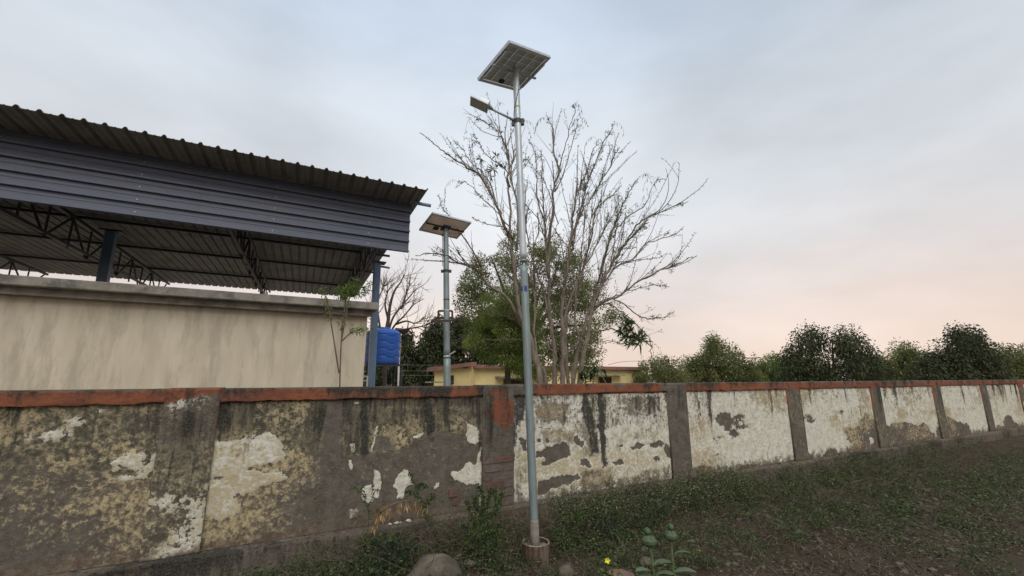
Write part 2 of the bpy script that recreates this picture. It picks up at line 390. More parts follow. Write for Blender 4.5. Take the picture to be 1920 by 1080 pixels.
# ------------------------------------------------------------------ the compound wall
def wall_material():
    m = bpy.data.materials.new('peeling_wall_plaster'); m.use_nodes = True
    N, K = m.node_tree.nodes, m.node_tree.links
    b = N['Principled BSDF']; b.inputs['Roughness'].default_value = 0.93; b.inputs['Specular IOR Level'].default_value = 0.15
    t = N.new('ShaderNodeTexCoord')
    rot = N.new('ShaderNodeMapping'); rot.inputs['Rotation'].default_value = (0, 0, -math.atan2(U2[1], U2[0])); K.new(t.outputs['Object'], rot.inputs[0])
    def noise(scale, detail=6, rough=0.65, st=(1, 1, 1)):
        mp = N.new('ShaderNodeMapping'); mp.inputs['Scale'].default_value = st; K.new(rot.outputs[0], mp.inputs[0])
        n = N.new('ShaderNodeTexNoise'); n.inputs['Scale'].default_value = scale; n.inputs['Detail'].default_value = detail; n.inputs['Roughness'].default_value = rough
        K.new(mp.outputs[0], n.inputs[0])
        q = N.new('ShaderNodeMapRange'); q.inputs[1].default_value = 0.32; q.inputs[2].default_value = 0.68; K.new(n.outputs[0], q.inputs[0]); return q.outputs[0]
    def rampc(f, a, c, lo=0.35, hi=0.65):
        r = N.new('ShaderNodeValToRGB'); r.color_ramp.elements[0].position = lo; r.color_ramp.elements[1].position = hi
        r.color_ramp.elements[0].color = (*a, 1); r.color_ramp.elements[1].color = (*c, 1); K.new(f, r.inputs[0]); return r.outputs[0]
    def mixc(f, a, c):
        x = N.new('ShaderNodeMix'); x.data_type = 'RGBA'; K.new(f, x.inputs[0]); K.new(a, x.inputs[6]); K.new(c, x.inputs[7]); return x.outputs[2]
    def math_(op, a, c):
        x = N.new('ShaderNodeMath'); x.operation = op
        for i, q in enumerate((a, c)):
            if isinstance(q, (int, float)): x.inputs[i].default_value = q
            else: K.new(q, x.inputs[i])
        return x.outputs[0]
    def thr(attr, nz, amp, lo, hi, top=1.0):
        v = math_('ADD', attr, math_('MULTIPLY', math_('SUBTRACT', nz, 0.5), amp))
        r = N.new('ShaderNodeMapRange'); r.interpolation_type = 'SMOOTHSTEP'
        r.inputs[1].default_value = lo; r.inputs[2].default_value = hi; r.inputs[4].default_value = top; K.new(v, r.inputs[0]); return r.outputs[0]
    A = {}
    for k in ('paint', 'ochre', 'dark', 'old', 'dirt', 'red', 'grime'):
        a = N.new('ShaderNodeAttribute'); a.attribute_name = k; A[k] = a.outputs['Fac']
    n_f = noise(26, 8, 0.72); n_m = noise(9, 7, 0.7); n_c = noise(3, 5); n_s = noise(14, 7, 0.7, (1, 1, 0.16)); n_ff = noise(85, 5, 0.75)
    grey = rampc(n_m, (0.135, 0.116, 0.094), (0.076, 0.065, 0.052), 0.1, 0.9)
    grey = mixc(thr(n_c, n_f, 0.8, 0.5, 1.1, 0.6), grey, rampc(n_s, (0.115, 0.098, 0.07), (0.07, 0.06, 0.047)))
    grey = mixc(thr(n_ff, n_f, 0.6, 0.55, 0.75, 0.35), grey, rampc(n_f, (0.20, 0.175, 0.15), (0.17, 0.15, 0.13)))
    old = rampc(n_f, (0.06, 0.055, 0.042), (0.25, 0.215, 0.145), 0.15, 0.95)
    old = mixc(thr(n_s, n_m, 0.7, 0.5, 0.75, 0.75), old, rampc(n_ff, (0.05, 0.048, 0.040), (0.10, 0.093, 0.072)))
    och = rampc(n_f, (0.20, 0.155, 0.075), (0.47, 0.39, 0.235), 0.05, 0.85)
    white = rampc(n_m, (0.62, 0.605, 0.53), (0.46, 0.43, 0.335), 0.2, 0.9)
    white = mixc(thr(n_ff, n_f, 1.0, 0.62, 0.95, 0.7), white, rampc(n_f, (0.30, 0.25, 0.16), (0.22, 0.19, 0.14)))
    c = mixc(thr(A['old'], n_f, 0.55, 0.42, 0.58), grey, old)
    c = mixc(thr(A['paint'], n_f, 0.5, 0.46, 0.54), c, white)
    c = mixc(thr(A['grime'], math_('ADD', math_('MULTIPLY', n_m, .55), math_('MULTIPLY', n_f, .45)), 1.3, 0.38, 0.92, 0.88), c, rampc(n_f, (0.085, 0.075, 0.058), (0.24, 0.205, 0.145), 0.1, 0.9))
    c = mixc(thr(A['ochre'], n_f, 0.9, 0.30, 0.80, 0.85), c, och)
    c = mixc(thr(A['dirt'], n_m, 0.9, 0.35, 0.8, 0.85), c, rampc(n_f, (0.10, 0.072, 0.05), (0.155, 0.12, 0.085)))
    c = mixc(thr(A['red'], n_f, 0.35, 0.45, 0.56), c, mixc(thr(n_m, n_ff, 0.8, 0.45, 1.0, 0.85), rampc(n_c, (0.225, 0.080, 0.043), (0.17, 0.066, 0.040)), rampc(n_f, (0.10, 0.05, 0.035), (0.17, 0.08, 0.05))))
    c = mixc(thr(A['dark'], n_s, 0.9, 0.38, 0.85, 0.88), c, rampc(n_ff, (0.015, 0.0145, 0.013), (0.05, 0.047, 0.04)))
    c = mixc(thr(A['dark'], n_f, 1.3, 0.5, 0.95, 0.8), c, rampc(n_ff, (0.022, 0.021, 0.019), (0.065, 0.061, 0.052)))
    K.new(c, b.inputs['Base Color'])
    bp = N.new('ShaderNodeBump'); bp.inputs['Strength'].default_value = 0.55; bp.inputs['Distance'].default_value = 0.012
    K.new(math_('ADD', n_f, math_('MULTIPLY', thr(A['paint'], n_f, 0.5, 0.46, 0.54), 0.5)), bp.inputs['Height']); K.new(bp.outputs[0], b.inputs['Normal'])
    return m
MW = wall_material()

def sdist(px, py, poly):
    """signed distance in pixels to a polygon, negative inside"""
    poly = np.array(poly, float); n = len(poly)
    d = np.full(px.shape, 1e9); ins = np.zeros(px.shape, bool)
    for i in range(n):
        a, b = poly[i], poly[(i + 1) % n]; e = b - a
        wx, wy = px - a[0], py - a[1]
        t = np.clip((wx * e[0] + wy * e[1]) / (e @ e + 1e-9), 0, 1)
        d = np.minimum(d, (wx - e[0] * t) ** 2 + (wy - e[1] * t) ** 2)
        c = ((a[1] > py) != (b[1] > py)) & (px < (b[0] - a[0]) * (py - a[1]) / (b[1] - a[1] + 1e-12) + a[0])
        ins ^= c
    d = np.sqrt(d); return np.where(ins, -d, d)
def rect(x0, y0, x1, y1): return [(x0, y0), (x1, y0), (x1, y1), (x0, y1)]

OLD = [[(640, 735), (905, 735), (905, 838), (893, 835), (874, 816), (841, 813), (834, 805), (815, 811), (774, 822), (767, 840), (739, 846), (730, 826), (717, 811), (700, 820), (699, 846), (690, 852), (640, 858)]]
WHITE = [[(876, 793), (897, 804), (896, 828), (882, 833), (877, 828)],
         [(847, 884), (852, 883), (862, 884), (869, 872), (880, 865), (889, 872), (902, 862), (902, 904), (880, 907), (874, 913), (867, 904), (856, 900), (847, 891)],
         [(747, 889), (757, 880), (765, 884), (776, 908), (762, 914), (757, 934), (744, 935), (743, 919), (735, 908)],
         [(701, 880), (711, 885), (714, 911), (710, 934), (703, 934), (700, 926)],
         [(680, 915), (697, 911), (700, 941), (689, 945), (678, 935)],
         [(815, 908), (825, 906), (824, 913), (811, 916)], [(747, 818), (754, 808), (757, 822), (749, 829)],
         [(656, 826), (662, 832), (665, 847), (658, 848)], [(656, 954), (668, 955), (670, 968), (658, 972)], [(655, 862), (661, 866), (661, 878), (655, 880)],
         [(898, 838), (902, 838), (902, 932), (899, 962), (897, 900)], [(706, 800), (712, 796), (702, 818), (700, 846), (696, 848), (699, 815)],
         [(664, 755), (674, 753), (675, 758), (666, 759)], [(790, 812), (800, 806), (790, 818), (776, 824), (776, 818)],
         rect(963, 735, 1262, 960)]
LOST = [[(971, 822), (978, 820), (987, 826), (989, 846), (980, 844), (974, 830)], [(1008, 822), (1014, 823), (1015, 832), (1009, 831)], [(1022, 821), (1030, 820), (1029, 829), (1022, 829)],
        [(1004, 844), (1017, 844), (1024, 837), (1052, 835), (1054, 830), (1063, 830), (1072, 852), (1050, 863), (1017, 874), (1014, 868), (1022, 863), (1019, 854), (1010, 857), (1005, 859)],
        [(1074, 826), (1080, 813), (1087, 826), (1098, 828), (1091, 837), (1076, 831)], [(1088, 872), (1090, 861), (1098, 859), (1105, 864), (1107, 876), (1097, 874)],
        [(1182, 837), (1198, 831), (1211, 835), (1198, 843), (1184, 842)], [(1218, 830), (1232, 826), (1245, 830), (1241, 838), (1219, 838)],
        [(1243, 843), (1250, 830), (1258, 841), (1261, 861), (1250, 859)], [(1147, 868), (1167, 861), (1171, 869), (1154, 876)],
        [(1008, 899), (1032, 899), (1041, 893), (1084, 889), (1091, 895), (1065, 908), (1035, 915), (1024, 926), (1008, 928)],
        [(1227, 858), (1234, 854), (1238, 862), (1229, 866)], [(1163, 836), (1170, 832), (1171, 838), (1165, 840)], [(1012, 801), (1018, 801), (1018, 805), (1010, 805)], rect(1023, 801, 1031, 804)]
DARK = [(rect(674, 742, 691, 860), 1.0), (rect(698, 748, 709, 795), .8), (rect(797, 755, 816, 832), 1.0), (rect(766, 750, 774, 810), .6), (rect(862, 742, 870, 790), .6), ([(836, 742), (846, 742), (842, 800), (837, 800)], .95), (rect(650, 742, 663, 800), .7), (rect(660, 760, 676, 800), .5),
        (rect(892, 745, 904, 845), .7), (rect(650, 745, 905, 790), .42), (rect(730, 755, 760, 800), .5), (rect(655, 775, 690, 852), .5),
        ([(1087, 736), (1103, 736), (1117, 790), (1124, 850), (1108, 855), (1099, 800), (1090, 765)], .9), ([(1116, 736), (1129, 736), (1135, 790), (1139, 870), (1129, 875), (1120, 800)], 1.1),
        (rect(1194, 738, 1203, 772), .75), (rect(1225, 738, 1229, 792), .75), (rect(1163, 738, 1232, 786), .45), ([(961, 736), (988, 736), (984, 782), (970, 800), (968, 838), (961, 838)], .86),  # last patch here paints the shadow beside the pillar into the colour
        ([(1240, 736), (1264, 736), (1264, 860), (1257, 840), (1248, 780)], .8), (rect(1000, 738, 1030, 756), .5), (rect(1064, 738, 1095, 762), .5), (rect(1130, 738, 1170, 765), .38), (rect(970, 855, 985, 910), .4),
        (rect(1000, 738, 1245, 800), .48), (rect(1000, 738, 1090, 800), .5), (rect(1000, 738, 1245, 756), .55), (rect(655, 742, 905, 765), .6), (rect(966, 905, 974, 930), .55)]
OCH = [([(715, 789), (760, 795), (790, 790), (799, 812), (774, 822), (767, 843), (739, 846), (725, 826), (717, 811)], .62), ([(718, 755), (760, 745), (790, 765), (780, 800), (722, 800)], .38), ([(815, 780), (875, 780), (872, 813), (841, 812)], .5), (rect(692, 810, 702, 848), .5),
       (rect(756, 917, 778, 928), .6), (rect(805, 912, 822, 922), .45), (rect(1000, 757, 1066, 790), .60), ([(1018, 800), (1080, 800), (1082, 835), (1018, 830)], .5), (rect(1098, 785, 1122, 850), .52), (rect(1145, 800, 1180, 850), .38),
       (rect(963, 840, 1250, 912), .55), (rect(963, 840, 1075, 905), .62), (rect(1040, 840, 1100, 905), .6), (rect(1070, 868, 1240, 912), .5), (rect(1008, 880, 1110, 915), .62), (rect(1140, 775, 1160, 800), .5), (rect(860, 930, 890, 945), .4), (rect(1140, 845, 1235, 862), .36)]
DIRT = [([(963, 928), (1100, 905), (1262, 880), (1262, 980), (963, 980)], .75), ([(1080, 885), (1140, 870), (1140, 920), (1090, 925)], .55), (rect(655, 948, 905, 990), .7), ([(1200, 880), (1262, 868), (1262, 920), (1200, 920)], .6)]
GRIME = [([(1000, 752), (1040, 748), (1068, 758), (1066, 790), (1040, 795), (1000, 788)], 1.0), (rect(1088, 745, 1124, 860), .8), (rect(1163, 740, 1232, 782), .9), (rect(1000, 738, 1040, 752), .6), (rect(966, 780, 982, 940), .7), (rect(1012, 800, 1080, 836), .85), (rect(1085, 790, 1115, 850), .9), (rect(1175, 800, 1235, 828), .6), (rect(1085, 875, 1150, 915), .95), (rect(1008, 912, 1110, 935), .8), (rect(1143, 738, 1160, 800), .6), (rect(1060, 800, 1090, 815), .7), (rect(1140, 788, 1165, 802), .8), (rect(1150, 805, 1172, 850), .6)]
RED_PIL = [[(923, 746), (956, 748), (963, 765), (962, 789), (952, 804), (943, 805), (932, 793), (921, 793), (911, 783), (911, 772), (921, 761)], [(919, 728), (952, 731), (954, 743), (919, 742)]]

def wall_sheet(name, s0, s1, z0, z1, v, parent, kind, step=0.011, depth=0.23, label=None):
    """front face as a fine sheet carrying the masks for wear and painted pillar shade, closed with sides, top and back"""
    ns, nz_ = max(2, int((s1 - s0) / step) + 1), max(2, int((z1 - z0) / step) + 1)
    ss, zz = np.linspace(s0, s1, ns), np.linspace(z0, z1, nz_)
    A, B = np.meshgrid(ss, zz, indexing='ij')
    core = (A > -1.95) & (A < 2.62)
    W = np.stack([O2[0] + A * U2[0] + v * V2[0], O2[1] + A * U2[1] + v * V2[1], B], -1)
    q = proj(W); px, py = q[..., 0], q[..., 1]
    wob = (vnoise(A * 13 + 90, B * 13 + 90, 5, 5, .72) - .5) * 14; wob2 = (vnoise(A * 13 + 190, B * 13 + 90, 6, 5, .72) - .5) * 14
    px, py = px + wob, py + wob2
    at = {k: np.zeros(A.shape) for k in ('paint', 'ochre', 'dark', 'old', 'dirt', 'red', 'grime')}
    def put(k, poly, val=1.0, soft=3.0):
        poly = np.array(poly, float)
        if poly[:, 0].max() < px[core].min() - 20 if core.any() else True: return
        m_ = core & (px > poly[:, 0].min() - 20) & (px < poly[:, 0].max() + 20) & (py > poly[:, 1].min() - 20) & (py < poly[:, 1].max() + 20)
        if not m_.any(): return
        sd_ = sdist(px[m_], py[m_], poly); f = np.clip(0.5 - sd_ / (2 * soft), 0, 1) * val
        at[k][m_] = np.maximum(at[k][m_], f)
    def cut(k, poly, soft=2.5):
        poly = np.array(poly, float)
        m_ = core & (px > poly[:, 0].min() - 12) & (px < poly[:, 0].max() + 12) & (py > poly[:, 1].min() - 12) & (py < poly[:, 1].max() + 12)
        if not m_.any(): return
        sd_ = sdist(px[m_], py[m_], poly); at[k][m_] *= 1 - np.clip(0.5 - sd_ / (2 * soft), 0, 1)
    n1 = vnoise(A * 1.1 + 10, B * 2.2 + 10, 11, 5, .55); n2 = vnoise(A * 5 + 40, B * 0.8 + 10, 12, 4, .6); n3 = vnoise(A * 1.7 + 70, B * 2.5 + 10, 13, 4)
    ht = (B - z0) / (z1 - z0)
    if kind == 'panel':
        # what lies outside the photograph's frame goes on in the same manner
        left = A < 0.0
        at['old'] = np.where(left, np.clip(0.5 + (ht - 0.62 + (n1 - .5) * 0.9) * 3, 0, 1), 0)
        at['paint'] = np.where(left, np.clip(0.5 + (n1 - 0.69) * 6, 0, 1), np.clip(0.5 + (0.60 - n1 + (ht - .4) * .25) * 6, 0, 1))
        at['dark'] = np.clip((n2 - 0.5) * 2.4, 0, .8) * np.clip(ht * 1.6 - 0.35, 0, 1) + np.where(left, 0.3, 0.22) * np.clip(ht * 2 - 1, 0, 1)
        at['ochre'] = np.clip(0.3 + (n3 - 0.5) * 1.6, 0, .65); at['grime'] = np.where(left, 0, np.clip(.25 + (n3 - .5) * 1.5 + (ht - .4) * .6, 0, .72))
        at['dirt'] = np.clip(0.95 - ht * 6, 0, 0.8)
        if core.any():
            for k in at: at[k][core] = 0
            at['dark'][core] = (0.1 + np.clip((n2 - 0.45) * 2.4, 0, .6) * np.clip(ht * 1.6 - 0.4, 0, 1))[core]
            at['dirt'][core] = (np.clip(0.9 - ht * 9, 0, 0.8))[core]
            at['ochre'][core] = np.clip(0.30 + (n3 - .5) * 1.3, 0, .62)[core]
            for p_ in OLD: put('old', p_); put('paint', p_, .27, 6)
            for p_ in WHITE: put('paint', p_, 1, 2.2)
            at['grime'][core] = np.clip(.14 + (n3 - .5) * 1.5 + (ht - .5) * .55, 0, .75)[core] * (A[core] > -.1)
            for p_, w_ in GRIME: put('grime', p_, w_, 8)
            for p_, w_ in DARK: put('dark', p_, w_, 5)
            for p_, w_ in OCH: put('ochre', p_, w_, 8)
            for p_ in LOST: cut('paint', p_); cut('ochre', p_); cut('grime', p_)
            for p_, w_ in DIRT: put('dirt', p_, w_, 10)
            # bare plaster of the left bay takes little ochre
            bare = core & (A < -0.39) & (at['paint'] < .3) & (at['old'] < .3); at['ochre'][bare] *= 0.5
            at['dark'][bare] *= 0.55
    elif kind == 'pillar':
        at['dark'] = np.clip(.25 + (n2 - .45) * 1.6, 0, .7) * np.clip(ht * 1.5 - .1, 0, 1); at['ochre'] = np.clip((n3 - .4) * 1.2, 0, .4)
        at['dirt'] = np.clip(0.7 - ht * 5, 0, .7)
        if core.any():
            for p_ in RED_PIL: put('red', p_, 1, 2.5)
            put('dark', rect(925, 752, 942, 785), .35, 5); put('dark', rect(903, 735, 909, 830), .45, 3); put('ochre', rect(905, 740, 925, 800), .15, 6)
        else:
            at['red'] = np.clip(0.5 + (ht - .93 + (n1 - .5) * .5) * 5, 0, 1); at['old'] = np.clip(.35 + (n1 - .5) * 3, 0, 1); at['paint'] = np.clip((n3 - .5) * 2.2, 0, .6)
    elif kind == 'coping':
        at['red'] = np.clip(0.68 + (n1 - 0.5) * 1.1, 0, 1); at['dark'] = np.clip(0.36 + (n2 - .5) * 1.6 + (ht - .5) * .5, 0, .8)
        at['red'] *= np.where(ht > 0.93, 0.3, 1)
        if core.any():
            at['red'][core] = np.where(A[core] < 0, 0.58 + (n1[core] - .5) * .8, 0.72 + (n1[core] - .5) * .6); at['dark'][core & (A < 0)] += 0.2
            at['dark'][core & (A > 0)] *= 0.95
            for p_ in ([(985, 715), (1004, 715), (998, 740), (985, 740)], rect(900, 715, 917, 740), rect(958, 715, 1001, 745), [(1146, 714), (1180, 714), (1168, 724), (1155, 724)], [(1236, 714), (1262, 714), (1262, 742), (1248, 742)]): cut('red', p_, 2)
            put('dark', rect(1040, 718, 1140, 735), .35, 6)
    elif kind == 'plinth':
        at['dirt'] = np.clip(0.55 + (n1 - .5) * 1.2, 0, 1); at['dark'] = np.clip(0.5 + (n3 - .5) * 1.4, 0, .8)
    amp = {'panel': .006, 'pillar': .008, 'coping': .008, 'plinth': .03}[kind]
    off = (vnoise(A * 7 + 20, B * 7 + 20, 21, 5, .55) - .5) * amp + (vnoise(A * 1.3 + 20, B * 1.3 + 5, 22, 2) - .5) * amp * 2
    off = off - 0.0055 * np.clip((at['paint'] - .35) * 3, 0, 1)
    edge = (A <= s0 + 1e-6) | (A >= s1 - 1e-6) | (B <= z0 + 1e-6) | (B >= z1 - 1e-6)
    off = np.where(edge, 0.004 if kind in ('coping', 'pillar') else 0.0, off)
    if kind in ('coping',):   # chipped lower and upper edges
        B = B + np.where((B <= z0 + 1e-6) | (B >= z1 - 1e-6), (vnoise(A * 9 + 3, A * 0 + 3, 33, 4, .6) - .5) * 0.022, 0)
    Vf = np.stack([O2[0] + A * U2[0] + (v + off) * V2[0], O2[1] + A * U2[1] + (v + off) * V2[1], B], -1).reshape(-1, 3)
    ix = np.arange(ns * nz_).reshape(ns, nz_)
    F = [np.stack([ix[:-1, :-1], ix[1:, :-1], ix[1:, 1:], ix[:-1, 1:]], -1).reshape(-1, 4)]
    # back rim
    n0 = ns * nz_; bk = np.array([L(s0, v + depth, z0), L(s1, v + depth, z0), L(s1, v + depth, z1), L(s0, v + depth, z1)])
    topb = np.stack([O2[0] + ss * U2[0] + (v + depth) * V2[0], O2[1] + ss * U2[1] + (v + depth) * V2[1], np.full(ns, z1)], 1)
    Vall = np.vstack([Vf, bk, topb])
    it = n0 + 4 + np.arange(ns)
    F.append(np.stack([ix[:-1, -1], ix[1:, -1], it[1:], it[:-1]], -1))
    side = [[ix[0, j + 1], ix[0, j], n0, n0 + 3] for j in range(0)]
    F.append(np.array([[ix[0, 0], ix[0, -1], n0 + 3, n0], [ix[-1, -1], ix[-1, 0], n0 + 1, n0 + 2], [n0 + 1, n0, n0 + 3, n0 + 2], [ix[-1, 0], ix[0, 0], n0, n0 + 1]]))
    F = np.vstack(F)
    o = fast_mesh(name, Vall, F, MW, parent, smooth=False)
    for k, a in at.items():
        at_ = o.data.attributes.new(k, 'FLOAT', 'POINT'); full = np.zeros(len(Vall)); full[:n0] = a.ravel()
        full[n0 + 4:] = np.linspace(0, 0, ns) + (0.45 if k == 'dark' else 0.5 if k == 'old' else 0)
        at_.data.foreach_set('value', full.astype(np.float32))
    if label: o['label'] = label
    return o
wall = thing('compound_wall', 'long weathered compound wall of peeling white and grey plaster under a red oxide coping', 'wall', L(0, 0.1, 0))
PW = 0.36; PC = [-0.21 + 2.74 * k for k in range(-2, 9)]
ZL, ZC, ZT = 0.27, 1.395, 1.50
edges = []
prev = -9.0
for c in PC: edges.append((prev, c - PW / 2)); prev = c + PW / 2
edges.append((prev, prev + 3))
for a, b in edges:
    mid = (a + b) / 2; fine = -6.2 < mid < 6
    lab = {True: None}.get(fine)
    if abs(b - (-0.39)) < .02: lab = 'bay of bare grey plaster with torn white paint patches'
    elif abs(a - (-0.03)) < .02: lab = 'bay still mostly white with black run marks'
    wall_sheet('wall_panel', a, b, ZL, ZC, 0.0, wall, 'panel', 0.011 if fine else 0.025, label=lab)
    wall_sheet('coping', a, b, ZC + 0.002, ZT + (0.0 if b < 0 else 0.012), -0.032, wall, 'coping', 0.011 if fine else 0.02, depth=0.30)
for c in PC:
    fine = -3.5 < c < 6
    wall_sheet('pillar', c - PW / 2 - .002, c + PW / 2 + .002, ZL, ZT + 0.006, -0.036, wall, 'pillar', 0.01 if fine else 0.025, depth=0.31, label='pillar with a torn red paint patch near its top' if abs(c + .21) < .02 else None)
for a, b in ((-9, -3), (-3, 3.5), (3.5, 10), (10, 26)):
    wall_sheet('plinth', a, b, -0.3, ZL - 0.004, -0.11, wall, 'plinth', 0.02 if b < 11 else .05, depth=0.38)
# bare bricks in the pillar and where plaster has dropped off the left bay
def brick_mesh(seed):
    r = np.random.default_rng(seed); m = MB(); m.box((0, 0, 0), (0.215, 0.03, 0.068)); V = np.concatenate(m.v) + r.normal(size=(8, 3)) * 0.0035
    me = bpy.data.meshes.new('brick'); me.from_pydata(V.tolist(), [], m.f); me.update(); return me
bm_ = [brick_mesh(i) for i in range(5)]; bm_h = []
for i in range(5):
    bm_[i].materials.append(M['brick'])
ang = math.atan2(U2[1], U2[0])
def put_brick(s, z, v=-0.040, sx_=1.0, m_=None, tilt=0):
    me = bm_[random.randrange(5)]
    if m_: me = me.copy(); me.materials.clear(); me.materials.append(m_)
    o = bpy.data.objects.new('brick', me); COL.objects.link(o); o.parent = wall
    o.location = L(s, v, z) - np.array(wall.location); o.rotation_euler = (random.uniform(-.02, .02), tilt, ang + random.uniform(-.015, .015)); o.scale = (sx_, 1, 1)
    return o
c = PC[2]
for k in range(7):
    z = ZL + 0.055 + k * 0.083
    if k % 2: sp_ = [(c - .125, .48), (c + .055, 1.06)]
    else: sp_ = [(c - .065, 1.0), (c + .115, .52)]
    for s_, w_ in sp_:
        if k >= 5 and random.random() < .45: continue
        put_brick(s_ + random.uniform(-.01, .01), z, -0.0245 + random.uniform(-.004, .004), w_, M['brick_red'] if random.random() < .18 else None)
for s_, z_, w_ in ((-0.70, 0.455, .45), (-0.67, 0.375, .35)): put_brick(s_, z_, 0.001, w_, M['brick_red'])

# ------------------------------------------------------------------ solar street lamp (near)
def rot_abc(a, b, c):
    ca, sa, cb, sb, cc, sc = math.cos(a), math.sin(a), math.cos(b), math.sin(b), math.cos(c), math.sin(c)
    return np.array([[cc, -sc, 0], [sc, cc, 0], [0, 0, 1]]) @ np.array([[cb, 0, sb], [0, 1, 0], [-sb, 0, cb]]) @ np.array([[1, 0, 0], [0, ca, -sa], [0, sa, ca]])
def solar_panel(parent, C, abc, w, h, cells, back, dark_lines=True):
    R = rot_abc(*abc); P = lambda x, y, z: C + R @ np.array([x, y, z])
    up = 1 if (R @ np.array([0, 0, 1]))[2] > 0 else -1      # which side is the sky side
    root = MB(); t = 0.032; fw = 0.016
    for sx_ in (-1, 1): root.box(P(sx_ * (w / 2 - fw / 2), 0, 0), (fw, h, t), R)
    for sy_ in (-1, 1): root.box(P(0, sy_ * (h / 2 - fw / 2), 0), (w - 2 * fw, fw, t), R)
    # inner return lip of the frame
    for sx_ in (-1, 1): root.box(P(sx_ * (w / 2 - 0.018), 0, -up * (t / 2 + 0.001)), (0.034, h, 0.002), R)
    for sy_ in (-1, 1): root.box(P(0, sy_ * (h / 2 - 0.018), -up * (t / 2 + 0.001)), (w - 0.072, 0.034, 0.002), R)
    fr = root.build('panel_frame', M['alu'], parent)
    MB().add([P(a_ * (w / 2 - fw), b_ * (h / 2 - fw), up * .008) for a_, b_ in ((-1, -1), (1, -1), (1, 1), (-1, 1))], [(0, 1, 2, 3)]).build('glass_sheet', back, parent)
    if cells:
        nx, ny = cells; iw, ih = w - 0.06, h - 0.06; cw, ch = iw / nx, ih / ny
        mb = MB().box((0, 0, 0), (cw - 0.006, ch - 0.0035, 0.003)); me = None
        for i in range(nx):
            for j in range(ny):
                if me is None:
                    o = MB().box((0, 0, 0), (cw - 0.006, ch - 0.0035, 0.003)).build('solar_cell', M['cell'], parent); me = o.data
                    # store in panel axes: rotate vertices once
                    V = np.array([v_.co[:] for v_ in me.vertices]) + parent_loc(parent); V = V @ R.T
                    for v_, co in zip(me.vertices, V): v_.co = co
                else:
                    o = bpy.data.objects.new('solar_cell', me); COL.objects.link(o); o.parent = parent
                o.location = P(-iw / 2 + (i + .5) * cw, -ih / 2 + (j + .5) * ch, up * 0.0035) - parent_loc(parent)
    return P, R, up
base1 = pix(1003, 1015, 4.2); top1 = pix(966.5, 126, 4.2)
foot = np.array([base1[0] + 0.004, base1[1], 0.0])
lamp1 = thing('solar_street_lamp', 'tall galvanised solar street lamp standing before the wall in a rusty drum', 'street lamp', foot)
ax = (top1 - base1) / np.linalg.norm(top1 - base1)
zz = lambda y: base1 + (pix(960 + (1003 - 960) + (966.5 - 1003) * (1015 - y) / 889, y, 4.2)[2] - base1[2]) / ax[2] * ax
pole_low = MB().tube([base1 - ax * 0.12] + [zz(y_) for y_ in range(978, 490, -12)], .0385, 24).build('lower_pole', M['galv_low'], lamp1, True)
MB().tube([base1 - ax * 0.10, zz(1000), zz(976), zz(974)], [.0405, .0402, .040, .0387], 24).build('cement_smear', M['cement_base'], lamp1, True)
MB().tube([zz(491), zz(487)], [.0385, .0355], 24).build('reducer', M['galv_low'], lamp1, True)
MB().tube([zz(y_) for y_ in range(488, 127, -12)], .0350, 24).build('upper_pole', M['galv'], lamp1, True)
MB().tube([zz(146), zz(143)], [.0385, .0385], 24).build('collar', M['galv'], lamp1)
MB().tube([zz(203.5), zz(200.5)], [.036, .036], 24).build('yellow_tape', M['yellow_tape'], lamp1)
for dx, a0 in ((0, -2.9), (1, -1.75)):       # torn blue sticker pieces round the pole
    V = []; F = []; c0, c1 = zz(547 + dx), zz(538 - dx)
    for i in range(7):
        t_ = a0 + i * 0.13 * (1 if dx == 0 else 1.2); d_ = np.array([math.cos(t_), math.sin(t_), 0]) * .0393
        V += [c0 + d_ + [0, 0, .006 * math.sin(i * 2.1)], c1 + d_ + [0, 0, .006 * math.cos(i * 2.7)]]
    for i in range(6): F.append((2 * i, 2 * i + 2, 2 * i + 3, 2 * i + 1))
    MB().add(V, F).build('blue_sticker', M['blue_tape'], lamp1)
# cable wound down the upper pole
cb = []
for i in range(40):
    t_ = i / 39; y_ = 170 + t_ * 60; q = zz(y_); a_ = -0.9 - t_ * 2.4
    cb.append(q + np.array([math.cos(a_), math.sin(a_), 0]) * (.0385 + .006 * math.sin(t_ * 3.1)))
MB().tube(cb, .0035, 6).build('cable', M['black'], lamp1, True)
# clamp of the lamp arm
ck = zz(228)
MB().tube([zz(232), zz(224)], [.039, .039], 20).build('clamp', M['dark_steel'], lamp1)
for sgn in (-1, 1):
    MB().box(ck + np.array([sgn * .052, -.005, 0]), (.03, .012, .07)).build('clamp_plate', M['dark_steel'], lamp1)
    MB().box(ck + np.array([sgn * .052, .02, -.005]), (.03, .012, .06)).build('clamp_plate', M['dark_steel'], lamp1)
for q_ in ((.062, .006, .018), (.058, .006, -.02), (-.05, 0, -.045)): MB().box(ck + np.array(q_), (.03, .03, .012)).build('clamp_bolt', M['dark_steel'], lamp1)
a0, a1 = pix(963, 225, 4.19), pix(921, 203.8, 4.08)
MB().tube([a0, a1], .0135, 14).build('lamp_arm', M['galv'], lamp1, True)
# lamp head: LED plate seen from below, driver box above it, socket
c1_, c2_, c3_ = pix(877.6, 178.5, 3.93), pix(881, 198, 4.08), pix(913, 213, 4.10)
ex = unit(c3_ - c2_); lw = np.linalg.norm(c3_ - c2_); ey0 = c1_ - c2_; ey = unit(ey0 - (ey0 @ ex) * ex); lh = float(np.linalg.norm(ey0 - (ey0 @ ex) * ex))
